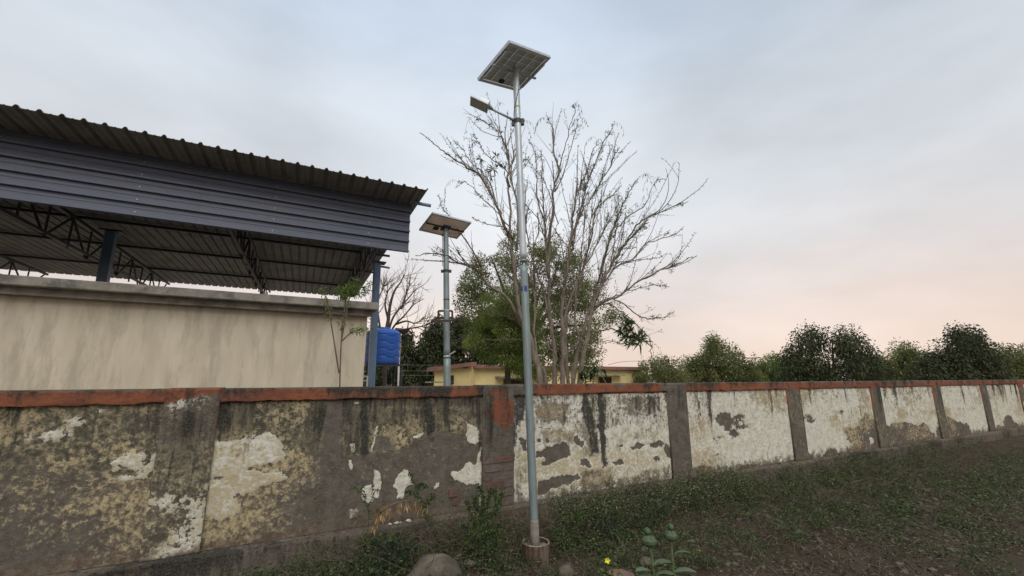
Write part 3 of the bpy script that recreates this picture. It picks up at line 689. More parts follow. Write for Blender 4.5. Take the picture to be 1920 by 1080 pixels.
# plate lies across: long edge ex, short edge goes away and up
ez = np.cross(ex, ey); ez *= np.sign(ez[2]) if abs(ez[2]) > .1 else 1
Rl = np.stack([ex, ey, np.cross(ex, ey)], 1)
nrm_l = Rl[:, 2]; back_dir = nrm_l if nrm_l[2] > 0 else -nrm_l
cen = c2_ + ex * lw / 2 + ey * lh / 2
head = MB().box(cen + back_dir * 0.010, (lw, lh, 0.020), Rl).build('lamp_head', M['lamp_body'], lamp1, bevel=.003)
MB().box(cen - back_dir * 0.001, (lw * .9, lh * .86, 0.003), Rl).build('led_face', M['lamp_face'], head)
bc = cen + ex * lw * 0.20 + back_dir * 0.048
MB().box(bc, (lw * .58, lh * .70, 0.062), Rl).build('driver_box', M['galv'], lamp1, bevel=.006)
MB().tube([bc + ex * lw * .22, a1 + (a1 - a0) * -0.02], [.024, .019], 14).build('arm_socket', M['lamp_body'], lamp1, True)
Cp = pix(966, 128, 4.2) + np.array([-.013, 0, .003])
P1, R1, up1 = solar_panel(lamp1, Cp, (-0.174, -0.251, 0.719), 0.633, 0.585, (4, 6), M['cellgap'])
# mounting rails under the panel
for sx_ in (-1, 1):
    MB().box(P1(sx_ * .285, -.0, -up1 * .030), (.026, .40, .022), R1).build('side_rail', M['alu'], lamp1)
MB().box(P1(0, 0.0, -up1 * .052), (.66, .022, .018), R1).build('cross_rail', M['lamp_body'], lamp1)
jb = pix(940.5, 152.5, 4.0)
# junction box on the underside near the lower left edge: solve on the panel plane
nP = R1[:, 2]; ray = jb - EYE; tt = ((P1(0, 0, -up1 * .022) - EYE) @ nP) / (ray @ nP); jb = EYE + ray * tt
MB().box(jb, (.062, .05, .03), R1).build('junction_box', M['black'], lamp1, bevel=.008)
cab = smooth_line([jb, jb + np.array([.02, 0, .03]), pix(944, 142, np.linalg.norm(jb[:2])) , pix(941, 133, jb[1] + .02), pix(950, 130, 4.12), pix(961, 134, 4.16)], 5)
MB().tube(cab, .004, 6).build('panel_cable', M['black'], lamp1, True)
MB().tube([zz(131), P1(0, 0, -up1 * .06)], [.026, .026], 12).build('panel_bracket', M['galv'], lamp1)

# rusty drum that holds the pole foot
dc = np.array([foot[0] - 0.0, foot[1], 0])
drum = thing('rusty_drum', 'short rusty ribbed drum full of concrete around the lamp pole foot', 'drum', dc)
prof_o = []; n = 40; ang_ = np.arange(n) * 2 * math.pi / n; H = base1[2] - 0.005
mbd = MB(); V = []; levels = np.linspace(-0.15, H, 9)
for h_ in levels:
    r_ = 0.118 * (1 + .035 * np.cos(3 * ang_ + .5)) + .0035 * (np.arange(n) % 2) + (.004 if h_ > H - .02 else 0)
    V.append(np.stack([dc[0] + r_ * np.cos(ang_), dc[1] + r_ * np.sin(ang_), np.full(n, h_)], 1))
for h_ in (H, H - .06):
    r_ = 0.110 * (1 + .035 * np.cos(3 * ang_ + .5)); V.append(np.stack([dc[0] + r_ * np.cos(ang_), dc[1] + r_ * np.sin(ang_), np.full(n, h_)], 1))
F = []
for i in range(len(V) - 1):
    for k in range(n): F.append((i * n + k, i * n + (k + 1) % n, (i + 1) * n + (k + 1) % n, (i + 1) * n + k))
mbd.add(np.concatenate(V), F).build('drum_shell', M['rust'], drum)
rim = [np.array([dc[0] + .116 * (1 + .035 * math.cos(3 * a_ + .5)) * math.cos(a_), dc[1] + .116 * (1 + .035 * math.cos(3 * a_ + .5)) * math.sin(a_), H + .001 + .004 * math.sin(2 * a_)]) for a_ in np.linspace(0, 2 * math.pi, 49)]
MB().tube(rim, .0042, 6, False).build('rim', M['rim'], drum, True)
conc = MB(); V = [[dc[0], dc[1], H - .01]]
for ring in (.04, .075, .111):
    for k in range(24):
        a_ = k * 2 * math.pi / 24; V.append([dc[0] + ring * math.cos(a_), dc[1] + ring * math.sin(a_), H - .018 - ring * .12 + random.uniform(-.006, .006)])
F = [(0, 1 + k, 1 + (k + 1) % 24) for k in range(24)]
for r_ in range(2):
    for k in range(24): F.append((1 + r_ * 24 + k, 1 + (r_ + 1) * 24 + k, 1 + (r_ + 1) * 24 + (k + 1) % 24, 1 + r_ * 24 + (k + 1) % 24))
conc.add(V, F).build('concrete_fill', M['concrete'], drum)

# ------------------------------------------------------------------ second solar lamp behind the wall
b2 = pix(838.5, 722, 8); t2 = pix(836, 432, 8); b2g = b2.copy(); b2g[2] = -0.4
lamp2 = thing('solar_street_lamp', 'grey solar lamp post behind the wall with brown backed panel and empty battery bracket', 'street lamp', b2g)
ax2 = (t2 - b2) / np.linalg.norm(t2 - b2)
z2 = lambda y: b2 + (pix(837, y, 8)[2] - b2[2]) / ax2[2] * ax2
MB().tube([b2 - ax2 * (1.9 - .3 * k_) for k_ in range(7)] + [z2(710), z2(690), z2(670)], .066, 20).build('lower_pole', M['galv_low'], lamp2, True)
MB().tube([z2(670), z2(667)], .071, 20).build('joint_ring', M['galv'], lamp2, True)
MB().tube([z2(667 - 239 * k_ / 20) for k_ in range(21)], np.interp(np.arange(21), [0, 14, 20], [.062, .054, .05]), 20).build('upper_pole', M['galv_low'], lamp2, True)
for y0, y1, r_ in ((511, 506, .058), (481, 479.5, .054), (563, 561, .060), (583, 581, .0615), (672, 670.5, .0685)):
    MB().tube([z2(y0), z2(y1)], r_, 18).build('band', M['dark_steel'] if y0 != 583 else M['galv'], lamp2)
q = z2(508.5)
for k_ in (-1, 1): MB().box(q + np.array([.075 * k_, 0, 0]), (.05, .04, .055)).build('clamp_plate', M['dark_steel'], lamp2)
fr = MB(); y_in, y_fr = 8.06, 7.72
A_ = [pix(822, 583, 8.08), pix(848, 583, 8.08), pix(848, 596, 8.08), pix(822, 596, 8.08)]
for i in range(4): fr.bar(A_[i], A_[(i + 1) % 4], .034, .034)
A2 = [pix(820, 596, 8.08), pix(848, 596, 8.08), pix(852, 601, 7.6), pix(810, 602.5, 7.6)]
for i in range(4): fr.bar(A2[i], A2[(i + 1) % 4], .04, .04)
fr.build('battery_bracket', M['rust_frame'], lamp2)
C2 = pix(836, 425, 8) + np.array([-.010, 0, .012])
P2, R2, up2 = solar_panel(lamp2, C2, (-0.308, 0.01, 0.639), 0.848, 0.599, None, M['backsheet'])
for sy_ in (-.0,): MB().box(P2(0, sy_, -up2 * .035), (.83, .03, .02), R2).build('cross_rail', M['rust_frame'], lamp2)
MB().box(P2(0.0, 0, -up2 * .05), (.16, .16, .03), R2).build('mount_plate', M['dark_steel'], lamp2)
MB().box(P2(-.15, .12, -up2 * .01), (.10, .08, .03), R2).build('junction_box', M['black'], lamp2)
MB().tube([z2(430), P2(0, 0, -up2 * .05)], .038, 12).build('panel_bracket', M['dark_steel'], lamp2)
MB().tube([z2(440) + np.array([-.06, -.03, 0]), z2(470) + np.array([-.062, -.03, 0]), z2(500) + np.array([-.066, -.02, 0])], .006, 6).build('cable', M['black'], lamp2)
MB().bar(z2(668), pix(853, 659, 7.9), .02, .02).build('stay', M['white_pipe'], lamp2)

# third, far solar lamp by the tank
b3 = pix(748, 720, 24); g3 = b3.copy(); g3[2] = -0.9
lamp3 = thing('solar_street_lamp', 'small distant solar lamp on a thin white pole right of the blue tank', 'street lamp', g3)
MB().tube([g3, pix(750, 626, 24)], .05, 10).build('pole', M['white_pipe'], lamp3, True)
R3 = rot_abc(-.30, 0.02, .64); C3 = pix(751, 621, 24)
MB().box(C3, (.82, .70, .035), R3).build('panel', M['rust_frame'], lamp3)
MB().box(C3 + R3[:, 2] * .02, (.84, .72, .006), R3).build('panel_frame', M['alu'], lamp3)

# ------------------------------------------------------------------ sheet-roofed shed
ZR = 4.8
shed = thing('open_shed', 'open shed with dark corrugated roof, slate ribbed fascia and blue grey posts', 'shed', L(-3, 6, -0.3))
S_L = -14.0; NB = 2.52; FAR = 14.0
sr = lambda v: -0.38 + (v - 2.52) * 0.03
# ribbed roof sheets: each sheet one part, profile along s, extruded along v
pitch = 0.205
x = sr(2.52) + 0.0; sheets = []
while x > S_L:
    x0 = x - pitch * 5; sheets.append((x0, x)); x = x0
for (x0, x1) in sheets:
    prof = []; n_ = 5
    for i in range(n_):
        c0 = x1 - (i) * pitch
        prof += [(c0, 0.036), (c0 - 0.024, 0.036), (c0 - 0.046, 0), (c0 - 0.10, 0), (c0 - 0.106, .006), (c0 - 0.118, .006), (c0 - 0.124, 0), (c0 - pitch + 0.022, 0)]
    prof.append((x1 - 5 * pitch, 0.036))
    V = []; 
    for (vv, zc) in ((NB, 0.0), (FAR, 0.0)):
        for (s_, h_) in prof: V.append(L(s_ + (vv - 2.52) * 0.03, vv, ZR + h_ + .0))
        for (s_, h_) in prof: V.append(L(s_ + (vv - 2.52) * 0.03, vv, ZR + h_ + .006))
    n_ = len(prof); F = []
    for i in range(n_ - 1):
        F += [(i, i + 1, 2 * n_ + i + 1, 2 * n_ + i), (n_ + i, 3 * n_ + i, 3 * n_ + i + 1, n_ + i + 1), (i, n_ + i, n_ + i + 1, i + 1)]
    F += [(0, 2 * n_, 3 * n_, n_), (n_ - 1, 2 * n_ - 1, 4 * n_ - 1, 3 * n_ - 1)]
    MB().add(V, F).build('roof_sheet', M['under'], shed)
# fascia of ribbed sheets: ribs run along the wall
fv = 3.22; zt, zb = ZR - 0.01, 3.83; hts = []
z = zt; first = True; rows = []
prof = [(0, zt)]
step_ = 0.192; k = 0; zc = zt
prof = []
while zc > zb + .02:
    prof += [(0.0, zc), (0.0, zc - 0.06), (0.006, zc - .066), (0.006, zc - .078), (0.0, zc - .084), (0.0, zc - step_ + 0.042), (-0.05, zc - step_ + 0.034), (-0.05, zc - step_ + .008)]
    zc -= step_
prof.append((0.0, zc)); zbot = zc
xs = [-0.51]
while xs[-1] > S_L: xs.append(xs[-1] - 3.2)
for i in range(len(xs) - 1):
    V = []
    for s_ in (xs[i] - (0 if i == 0 else .002), xs[i + 1]):
        for (o_, z_) in prof: V.append(L(s_, fv + o_, z_))
        for (o_, z_) in prof: V.append(L(s_, fv + o_ + .006, z_))
    n_ = len(prof); F = []
    for j in range(n_ - 1):
        F += [(j, 2 * n_ + j, 2 * n_ + j + 1, j + 1), (n_ + j, n_ + j + 1, 3 * n_ + j + 1, 3 * n_ + j), (j, j + 1, n_ + j + 1, n_ + j), (2 * n_ + j, 3 * n_ + j, 3 * n_ + j + 1, 2 * n_ + j + 1)]
    F += [(0, n_, 3 * n_, 2 * n_), (n_ - 1, 3 * n_ - 1, 4 * n_ - 1, 2 * n_ - 1)]
    fas = MB().add(V, F).build('fascia_sheet', M['slate'], shed)
    if i < 2:
        for s_ in (xs[i] - .72, xs[i] - 2.2):
            for r_ in range(5): MB().tube([L(s_, fv - .002, zt - .12 - r_ * step_), L(s_, fv - .010, zt - .12 - r_ * step_)], .008, 6).build('screw', M['alu'], fas)
# purlins along the wall direction, one stub sticks out at the gable end
MB().tube([L(-.47, 3.05, ZR - .045), L(sr(3.05) + .19, 3.05, ZR - .045)], .032, 10).build('purlin', M['blue_steel'], shed, True)
for vv, ex_ in ( (4.6, .04), (6.9, .16), (9.0, .12), (11.5, .12)):
    se = sr(vv) + ex_ - .04
    MB().tube([L(S_L, vv, ZR - .045), L(se, vv, ZR - .045)], .032, 10).build('purlin', M['blue_steel'] if vv < 4 else M['dark_steel'], shed, True)
for s_ in (-0.95, -3.4, -6.4, -9.4, -12.4):     # trusses run away from the wall
    t_ = MB(); t_.bar(L(s_, 3.26, ZR - .12), L(s_ + .3, 13.6, ZR - .12), .05, .06); t_.bar(L(s_, 3.26, ZR - .75), L(s_ + .3, 13.6, ZR - .55), .05, .05)
    for k in range(12):
        v0 = 3.3 + k * .86; t_.bar(L(s_ + .02 * k, v0, ZR - .74 if k % 2 else ZR - .13), L(s_ + .02 * k, v0 + .86, ZR - .13 if k % 2 else ZR - .72), .03, .03)
        t_.bar(L(s_ + .02 * k, v0, ZR - .73), L(s_ + .02 * k, v0, ZR - .14), .025, .025)
    t_.build('truss', M['dark_steel'], shed)
# posts
pb, pt = pix(695.5, 722, 10.6), pix(707.5, 492, 10.6)
for k, ds in enumerate((0, -5.2, -10.4)):
    off_ = np.array([U2[0], U2[1], 0]) * ds
    dx_ = pt - pb; a_ = pb - dx_ * .55; 
    post = MB().bar(a_ + off_, pt + off_, .19, .16, up=U3).build('post', M['blue_steel'], shed, bevel=.01)
    MB().box(pt + off_ + np.array([.02, 0, -.01]), (.36, .28, .03), FR).build('cap_plate', M['dark_steel'], shed)
    if k == 0: MB().tube([pt + np.array([.05, 0, -.10]), pt + np.array([.30, .1, -.12])], .028, 8).build('stub_pipe', M['blue_steel'], shed)

# low cream building under the shed roof
sdir = lambda s_, v_, z_: L(s_, v_, z_)
# corner seen at pixel 686; wall facing camera along U
cB = pix(686, 640, 7.6); rel = cB[:2] - O2; cs, cv = rel @ U2, rel @ V2
zs = pix(690, 584, 7.6)[2]; zs1 = pix(690, 569, 7.5)[2]
bld = thing('cream_building', 'low cream plastered building with thick concrete roof slab beneath the shed', 'building', L(cs - 2, cv, -0.3))
MB().lbox(cs - 9, cs, cv, cv + 3.6, -0.5, zs).build('wall', M['cream'], bld)
MB().lbox(cs - 9.2, cs + .13, cv - .28, cv + 3.8, zs + .002, zs1).build('roof_slab', M['slab'], bld, bevel=.012)
MB().lbox(cs - 9.2, cs + .05, cv - .14, cv - .02, zs - .10, zs).build('beam', M['slab'], bld)
# white ladder rails beside the building
lad = thing('white_ladder', 'small white pipe ladder between cream building and blue post', 'ladder', pix(684, 722, 8.2) * [1, 1, 0])
la, lb = pix(678.5, 705, 8.2), pix(689, 705, 8.2)
m_ = MB()
for q in (la, lb): m_.tube([q * [1, 1, 0], q], .018, 8)
m_.build('side_rail', M['white_pipe'], lad)
for yy in (706, 714): MB().tube([pix(678.5, yy, 8.2), pix(689, yy, 8.2)], .015, 8).build('rung', M['white_pipe'], lad)

# ------------------------------------------------------------------ blue water tank on a stand
DT = 14.0
tb, tt_ = pix(716, 683, DT), pix(716, 618, DT); rT = 31 / 800 * DT * 1.01; hT = tt_[2] - tb[2]
tank = thing('water_tank', 'bright blue ribbed plastic water tank on a black stand', 'water tank', tb)
V = []; n = 48; lev = 60
for i in range(lev + 1):
    t_ = i / lev; h_ = t_ * hT
    for k in range(n):
        a_ = k * 2 * math.pi / n
        wv = .035 * hT * math.tanh(2.2 * math.sin(a_ * 6))
        ph = (h_ + wv) / hT * 5.0
        r_ = rT * (1 - .035 * max(0, math.cos(2 * math.pi * ph)) ** 6) if .06 < t_ < .84 else rT * .99
        if t_ > .86: r_ = rT * (1 - ((t_ - .86) / .14) ** 2 * .35)
        if t_ < .03: r_ = rT * (.96 + t_)
        V.append([tb[0] + r_ * math.cos(a_), tb[1] + r_ * math.sin(a_), tb[2] + h_])
F = []
for i in range(lev):
    for k in range(n): F.append((i * n + k, i * n + (k + 1) % n, (i + 1) * n + (k + 1) % n, (i + 1) * n + k))
F += [tuple(range(n))[::-1], tuple(lev * n + k for k in range(n))]
MB().add(V, F).build('tank_body', M['tank'], tank, True)
MB().lathe(tb + [0, 0, hT], [(rT * .34, -.01), (rT * .34, .05), (rT * .3, .07), (.01, .075)], 24).build('lid', M['tank'], tank, True)
st = thing('tank_stand', 'black angle iron stand beneath the blue water tank', 'stand', [tb[0], tb[1], -.6])
pl = MB(); pl.box(tb + [0, 0, -.03], (rT * 2.15, rT * 2.15, .05), FR); pl.build('platform', M['dark_steel'], st)
for a_, b_ in ((-1, -1), (1, -1), (1, 1), (-1, 1)):
    q = tb + U3 * a_ * rT * .95 + V3 * b_ * rT * .95; MB().bar([q[0], q[1], -.8], [q[0], q[1], tb[2] - .06], .06, .06).build('leg', M['dark_steel'], st)
q0 = [tb + U3 * a_ * rT * .95 + V3 * b_ * rT * .95 for a_, b_ in ((-1, -1), (1, -1), (1, 1), (-1, 1))]
for i in range(4): MB().bar(q0[i] - [0, 0, .75], q0[(i + 1) % 4] - [0, 0, .75], .035, .035).build('brace', M['dark_steel'], st)

# ------------------------------------------------------------------ yellow house
hc = pix(878, 684, 25); zr = hc[2]; rel = hc[:2] - O2; hs, hv = rel @ U2, rel @ V2
house = thing('yellow_house', 'single storey yellow house with red brown parapet behind the wall and trees', 'house', L(hs + 6, hv + 2, -.9))
HL = 13.4
MB().lbox(hs, hs + HL, hv, hv + 7, -1.2, zr - .22).build('wall', M['yellow'], house)
MB().lbox(hs - .35, hs + HL + .35, hv - .35, hv + 7.3, zr - .218, zr).build('parapet', M['roof_red'], house, bevel=.02)
def window(s0, s1, z0, z1):
    f_ = MB(); d = .07
    f_.lbox(s0, s1, hv - .03, hv - .002, z1 - d, z1).lbox(s0, s1, hv - .03, hv - .002, z0, z0 + d).lbox(s0, s0 + d, hv - .03, hv - .002, z0 + d, z1 - d).lbox(s1 - d, s1, hv - .03, hv - .002, z0 + d, z1 - d)
    w_ = f_.build('window', M['wood'], house)
    MB().lbox(s0 + d, s1 - d, hv - .012, hv - .002, z0 + d, z1 - d).build('pane', M['dark_room'], w_)
    MB().lbox(s0 - .55, s1 + .75, hv - .65, hv - .002, z1 + .08, z1 + .17).build('sunshade', M['slab'], house)
def s_at(x, v_off=0):     # distance along the house front for a pixel column
    k_ = (x - 960) / 817; A0 = L(hs, hv + v_off, 0); return (k_ * A0[1] - A0[0]) / (U2[0] - k_ * U2[1])
zw = lambda x, y: 1.6 + (706 - y) / 817 * (L(hs + s_at(x), hv, 0)[1])
window(hs + s_at(1121), hs + s_at(1146), -.6, zw(1135, 707)); window(hs + s_at(944), hs + s_at(986), -.6, zw(965, 711))
# small lower annexe on the left whose sloping edge is seen
ah = pix(816, 694, 27); relA = ah[:2] - O2
an = thing('yellow_annexe', 'small yellow outbuilding with sloping red roof behind the second lamp post', 'outbuilding', [ah[0], ah[1], -.9])
eL, eR = pix(815, 692, 26), pix(884, 683, 24.5)
V = []
for q, dz in ((eL, -.12), (eR, -.12)):
    V += [[q[0], q[1], -1.2], [q[0], q[1], q[2] + dz], [q[0] + .6, q[1] + 3, -1.2], [q[0] + .6, q[1] + 3, q[2] + dz]]
MB().add(V, [(0, 4, 5, 1), (2, 3, 7, 6), (0, 1, 3, 2), (4, 6, 7, 5), (1, 5, 7, 3), (0, 2, 6, 4)]).build('wall', M['yellow'], an)
d_ = unit(eR - eL)
rb = MB(); rb.bar(eL - d_ * .35 + [0, -.15, -.01], eR + d_ * .2 + [0, -.15, -.01], .22, .5, up=(0, 1, 0)).build('roof', M['roof_red'], an)
q = pix(847, 712, 25.2); MB().box(q, (.25, .06, .5)).build('vent_opening', M['dark_room'], an)
q = pix(824, 716.5, 25.3); MB().box(q + [0, -.2, 0], (1.5, .5, .06)).build('sunshade', M['slab'], an)

# thin wires beyond the wall
for yy, lab in ((684, 'uppermost thin fence wire left of the second lamp post'), (695, 'middle thin fence wire left of the second lamp post'), (703.5, 'lowest thin fence wire left of the second lamp post')):
    o = MB().tube(smooth_line([pix(752, yy, 8.1), pix(795, yy + .6, 8.2), pix(838, yy + .3, 8.2)], 6), .002, 4).build('fence_wire', M['wire']); tag(o, lab, 'wire', 'fence wires beyond the wall')
o = MB().tube(smooth_line([pix(1140, 684, 28), pix(1170, 678, 29), pix(1230, 676, 31), pix(1500, 668, 36)], 6), .012, 4).build('overhead_wire', M['dark_steel']); tag(o, 'thin overhead wire crossing the pink sky above the yellow house', 'wire')

# ------------------------------------------------------------------ the big sparse tree
TD = 9.0
def resample(p, n):
    d = np.r_[0, np.cumsum(np.linalg.norm(np.diff(p, axis=0), axis=1))]; t = np.linspace(0, d[-1], n)
    return np.stack([np.interp(t, d, p[:, i]) for i in range(3)], 1)
BR = [  # pixel polyline, start radius m, end radius m, depth drift, start depth or None
 ([(1024, 722), (1008, 675), (991, 638), (975, 600), (951, 559), (914, 531), (896, 507), (869, 495), (838, 481), (810, 475), (782, 479)], .055, .006, -1.0, 9.0),
 ([(1014, 722), (1000, 663), (991, 626), (975, 589), (971, 559), (963, 492), (960, 461), (951, 437), (931, 382), (916, 357), (899, 327), (883, 318), (858, 302), (836, 288), (816, 271), (788, 249)], .06, .006, -.6, 8.7),
 ([(960, 461), (958, 440), (956, 382), (952, 338), (956, 316), (947, 271), (938, 254), (919, 235), (902, 225), (893, 224)], .03, .004, -.2, None),
 ([(956, 316), (956, 293), (947, 271), (936, 243), (922, 216), (913, 174)], .012, .003, .3, None),
 ([(968, 470), (972, 410), (966, 366), (958, 332), (963, 293), (969, 266), (975, 230)], .03, .005, .3, None),
 ([(956, 352), (947, 316), (919, 296), (905, 282), (897, 266), (888, 252)], .014, .004, -.3, None),
 ([(958, 430), (936, 402), (913, 379), (899, 366), (874, 341), (862, 344)], .014, .003, -.5, None),
 ([(962, 450), (947, 429), (919, 421), (897, 414), (886, 408)], .014, .003, -.4, None),
 ([(931, 382), (916, 340), (900, 318), (884, 306), (872, 288), (860, 272), (850, 262)], .014, .004, .2, None),
 ([(902, 500), (887, 470), (872, 450), (860, 432), (842, 405), (830, 390), (822, 366)], .018, .004, -.3, None),
 ([(896, 507), (872, 490), (862, 478), (858, 464)], .010, .003, -.3, None),
 ([(1040, 722), (1040, 663), (1034, 614), (1029, 571), (1029, 522), (1024, 461), (1021, 418), (1018, 380), (1016, 316), (1015, 279)], .065, .005, .4, 9.2),
 ([(1029, 522), (1030, 449), (1037, 396), (1038, 354), (1047, 318), (1038, 285), (1038, 249), (1030, 227), (1024, 213)], .045, .004, .5, None),
 ([(1047, 318), (1058, 279), (1069, 235), (1079, 207), (1074, 199)], .016, .004, .3, None),
 ([(1040, 360), (1058, 321), (1069, 279), (1080, 241), (1084, 224)], .014, .004, -.3, None),
 ([(1019, 410), (1008, 371), (1006, 327), (1005, 299), (1002, 282), (990, 261)], .02, .004, -.4, None),
 ([(1047, 420), (1030, 360), (1018, 335), (1002, 316), (986, 296)], .014, .003, -.4, None),
 ([(1055, 722), (1055, 669), (1055, 614), (1052, 583), (1057, 547), (1064, 492), (1073, 431), (1074, 410), (1083, 360), (1099, 324), (1111, 285), (1122, 263)], .06, .004, -.5, 8.9),
 ([(1066, 722), (1060, 650), (1062, 590), (1058, 530), (1066, 480), (1072, 449), (1088, 396), (1099, 349), (1113, 316), (1130, 271), (1147, 241), (1147, 233)], .05, .004, .6, 9.3),
 ([(1074, 470), (1083, 410), (1108, 371), (1127, 341), (1144, 313), (1152, 291), (1161, 278)], .022, .006, -.4, None),
 ([(1100, 480), (1111, 432), (1116, 393), (1138, 374), (1152, 362), (1165, 348)], .018, .004, .3, None),
 ([(1086, 722), (1095, 663), (1104, 620), (1110, 583), (1131, 528), (1153, 486), (1177, 452), (1202, 427), (1215, 408), (1229, 400)], .06, .006, -.4, 8.8),
 ([(1076, 722), (1086, 651), (1101, 596), (1113, 559), (1125, 510), (1147, 437), (1155, 418), (1169, 382), (1183, 354), (1199, 332)], .055, .005, .3, 9.0),
 ([(1150, 445), (1158, 427), (1183, 402), (1211, 382), (1227, 343), (1247, 336)], .018, .004, .4, None),
 ([(1153, 486), (1174, 454), (1197, 418), (1224, 404), (1263, 388), (1290, 378)], .022, .005, -.5, None),
 ([(1113, 575), (1134, 565), (1162, 553), (1202, 525), (1238, 507), (1263, 498), (1300, 482)], .03, .006, -.4, None),
 ([(1118, 560), (1125, 541), (1156, 501), (1186, 486), (1217, 455), (1263, 440), (1282, 425)], .026, .005, .3, None),
 ([(1120, 570), (1147, 559), (1177, 577), (1196, 590), (1214, 596), (1238, 596), (1263, 585)], .018, .004, -.2, None),
 ([(1110, 583), (1135, 568), (1162, 583), (1183, 599), (1208, 623), (1220, 644), (1222, 672)], .018, .006, -.4, None),
 ([(1104, 620), (1120, 622), (1137, 618), (1150, 617), (1165, 624), (1178, 632)], .018, .008, -.3, None),
 ([(1095, 645), (1110, 644), (1140, 638), (1165, 644), (1186, 641)], .012, .004, -.3, None),
 ([(1034, 614), (1049, 611), (1066, 614), (1079, 623), (1092, 632), (1104, 641)], .012, .005, -.5, None),
 ([(991, 640), (979, 637), (950, 636), (927, 637), (902, 638), (881, 654), (868, 652)], .012, .004, -.6, None),
 ([(960, 600), (940, 590), (905, 588), (872, 596), (842, 600)], .008, .003, -.5, None),
 ([(1024, 461), (1018, 430), (1000, 400), (985, 384), (975, 372)], .014, .004, .3, None),
 ([(1034, 614), (1018, 544), (1002, 500), (992, 460), (986, 420), (985, 370), (990, 330)], .03, .004, .4, None),
 ([(1064, 500), (1049, 519), (1018, 545), (1000, 560)], .012, .003, -.4, None),
 ([(1066, 585), (1085, 540), (1095, 500), (1104, 455), (1110, 410), (1128, 372), (1140, 340)], .028, .004, .4, None),
 ([(1088, 651), (1078, 600), (1080, 550), (1088, 500), (1092, 450), (1100, 400), (1104, 360)], .032, .004, .6, None),
 ([(1125, 530), (1148, 500), (1178, 488), (1220, 486), (1256, 476)], .014, .003, .5, None),
 ([(1140, 562), (1170, 548), (1200, 540), (1230, 535), (1255, 538)], .014, .003, .5, None),
 ([(1008, 675), (1002, 620), (1003, 560), (996, 520), (999, 470), (1010, 430), (1008, 400)], .03, .004, .3, None),
 ([(1055, 614), (1070, 560), (1088, 515), (1108, 480), (1128, 440), (1150, 400), (1166, 372)], .028, .004, -.2, None),
 ([(1058, 668), (1072, 655), (1085, 640)], .028, .02, 0, None), ([(1040, 663), (1026, 642), (1018, 630)], .028, .018, 0, None),
]
tree = thing('sparse_tree', 'large half bare many stemmed tree with thin twigs standing behind the lamp pole', 'tree', pix(1050, 722, TD) * [1, 1, 0] + [0, 0, -.4])
done = []      # (pixel pts, depth) for attaching
twigs = MB(); sprig = Leaves(); longl = Leaves()
allb = []
for pts, r0, r1, drift, d0 in BR:
    pts = np.array(pts, float)
    if d0 is None:
        best = (1e9, 9.0)
        for (pp, dd) in done:
            e = np.linalg.norm(pp - pts[0], axis=1); i = e.argmin()
            if e[i] < best[0]: best = (e[i], dd[i])
        d0 = best[1]
    n_ = len(pts); seg = np.r_[0, np.cumsum(np.linalg.norm(np.diff(pts, axis=0), axis=1))]; tt_n = seg / seg[-1]
    Ds = d0 + drift * tt_n
    W = np.array([pix(a_, b_, D_) for (a_, b_), D_ in zip(pts, Ds)])
    if pts[0][1] > 715: W = np.vstack([W[0] - [0, 0, 1.6] + (W[0] - W[1]) * .1, W])
    sm = smooth_line(W, 4); sm[1:-1] += rng.normal(size=(len(sm) - 2, 3)) * .011
    rr = (r0 + (r1 - r0) * np.linspace(0, 1, len(sm)) ** .8) * rng.uniform(.86, 1.16, len(sm))
    big = r0 >= .02
    (MB().tube(sm, rr, 9) if big else MB().tube(sm, rr, 6)).build('stem' if pts[0][1] > 715 else 'branch', M['bark'] if r0 > .04 else M['twig'] if r0 < .02 else M['bark'], tree, True)
    sp_px = proj(sm); done.append((sp_px, sm[:, 1])); allb.append((sm, rr, pts[0][1] > 715, r0))
def grow(p, d, ln, r, lvl):
    n_ = max(3, int(ln / .07)); pts = [p]; d = unit(d)
    bend = rng.normal(size=3) * .10 + np.array([0, 0, .05])
    for i in range(n_):
        d = unit(d + bend * .25 + rng.normal(size=3) * .05 + np.array([0, 0, .03])); pts.append(pts[-1] + d * ln / n_)
    pts = np.array(pts); twigs.tube(pts, np.linspace(r, max(.0016, r * .35), len(pts)), 4, False)
    if lvl < 2:
        for k in range(rng.integers(1, 4) if lvl == 0 else rng.integers(0, 2)):
            i = rng.integers(1, n_); dd = unit(pts[i + 1 if i + 1 <= n_ else n_] - pts[i - 1]) + rng.normal(size=3) * .42
            grow(pts[i], dd, ln * rng.uniform(.3, .6), r * .6, lvl + 1)
    if rng.uniform() < (.42 if p[0] < 1.3 else .7):
        k0 = len(pts) // 3
        for i in range(k0, len(pts) - 1):
            for _ in range(2):
                f = rng.uniform(); b_ = pts[i] * (1 - f) + pts[i + 1] * f
                sprig.add(b_, unit(pts[i + 1] - pts[i]) * .5 + rng.normal(size=3) * .7, rng.uniform(.03, .065), rng.uniform(.010, .018))
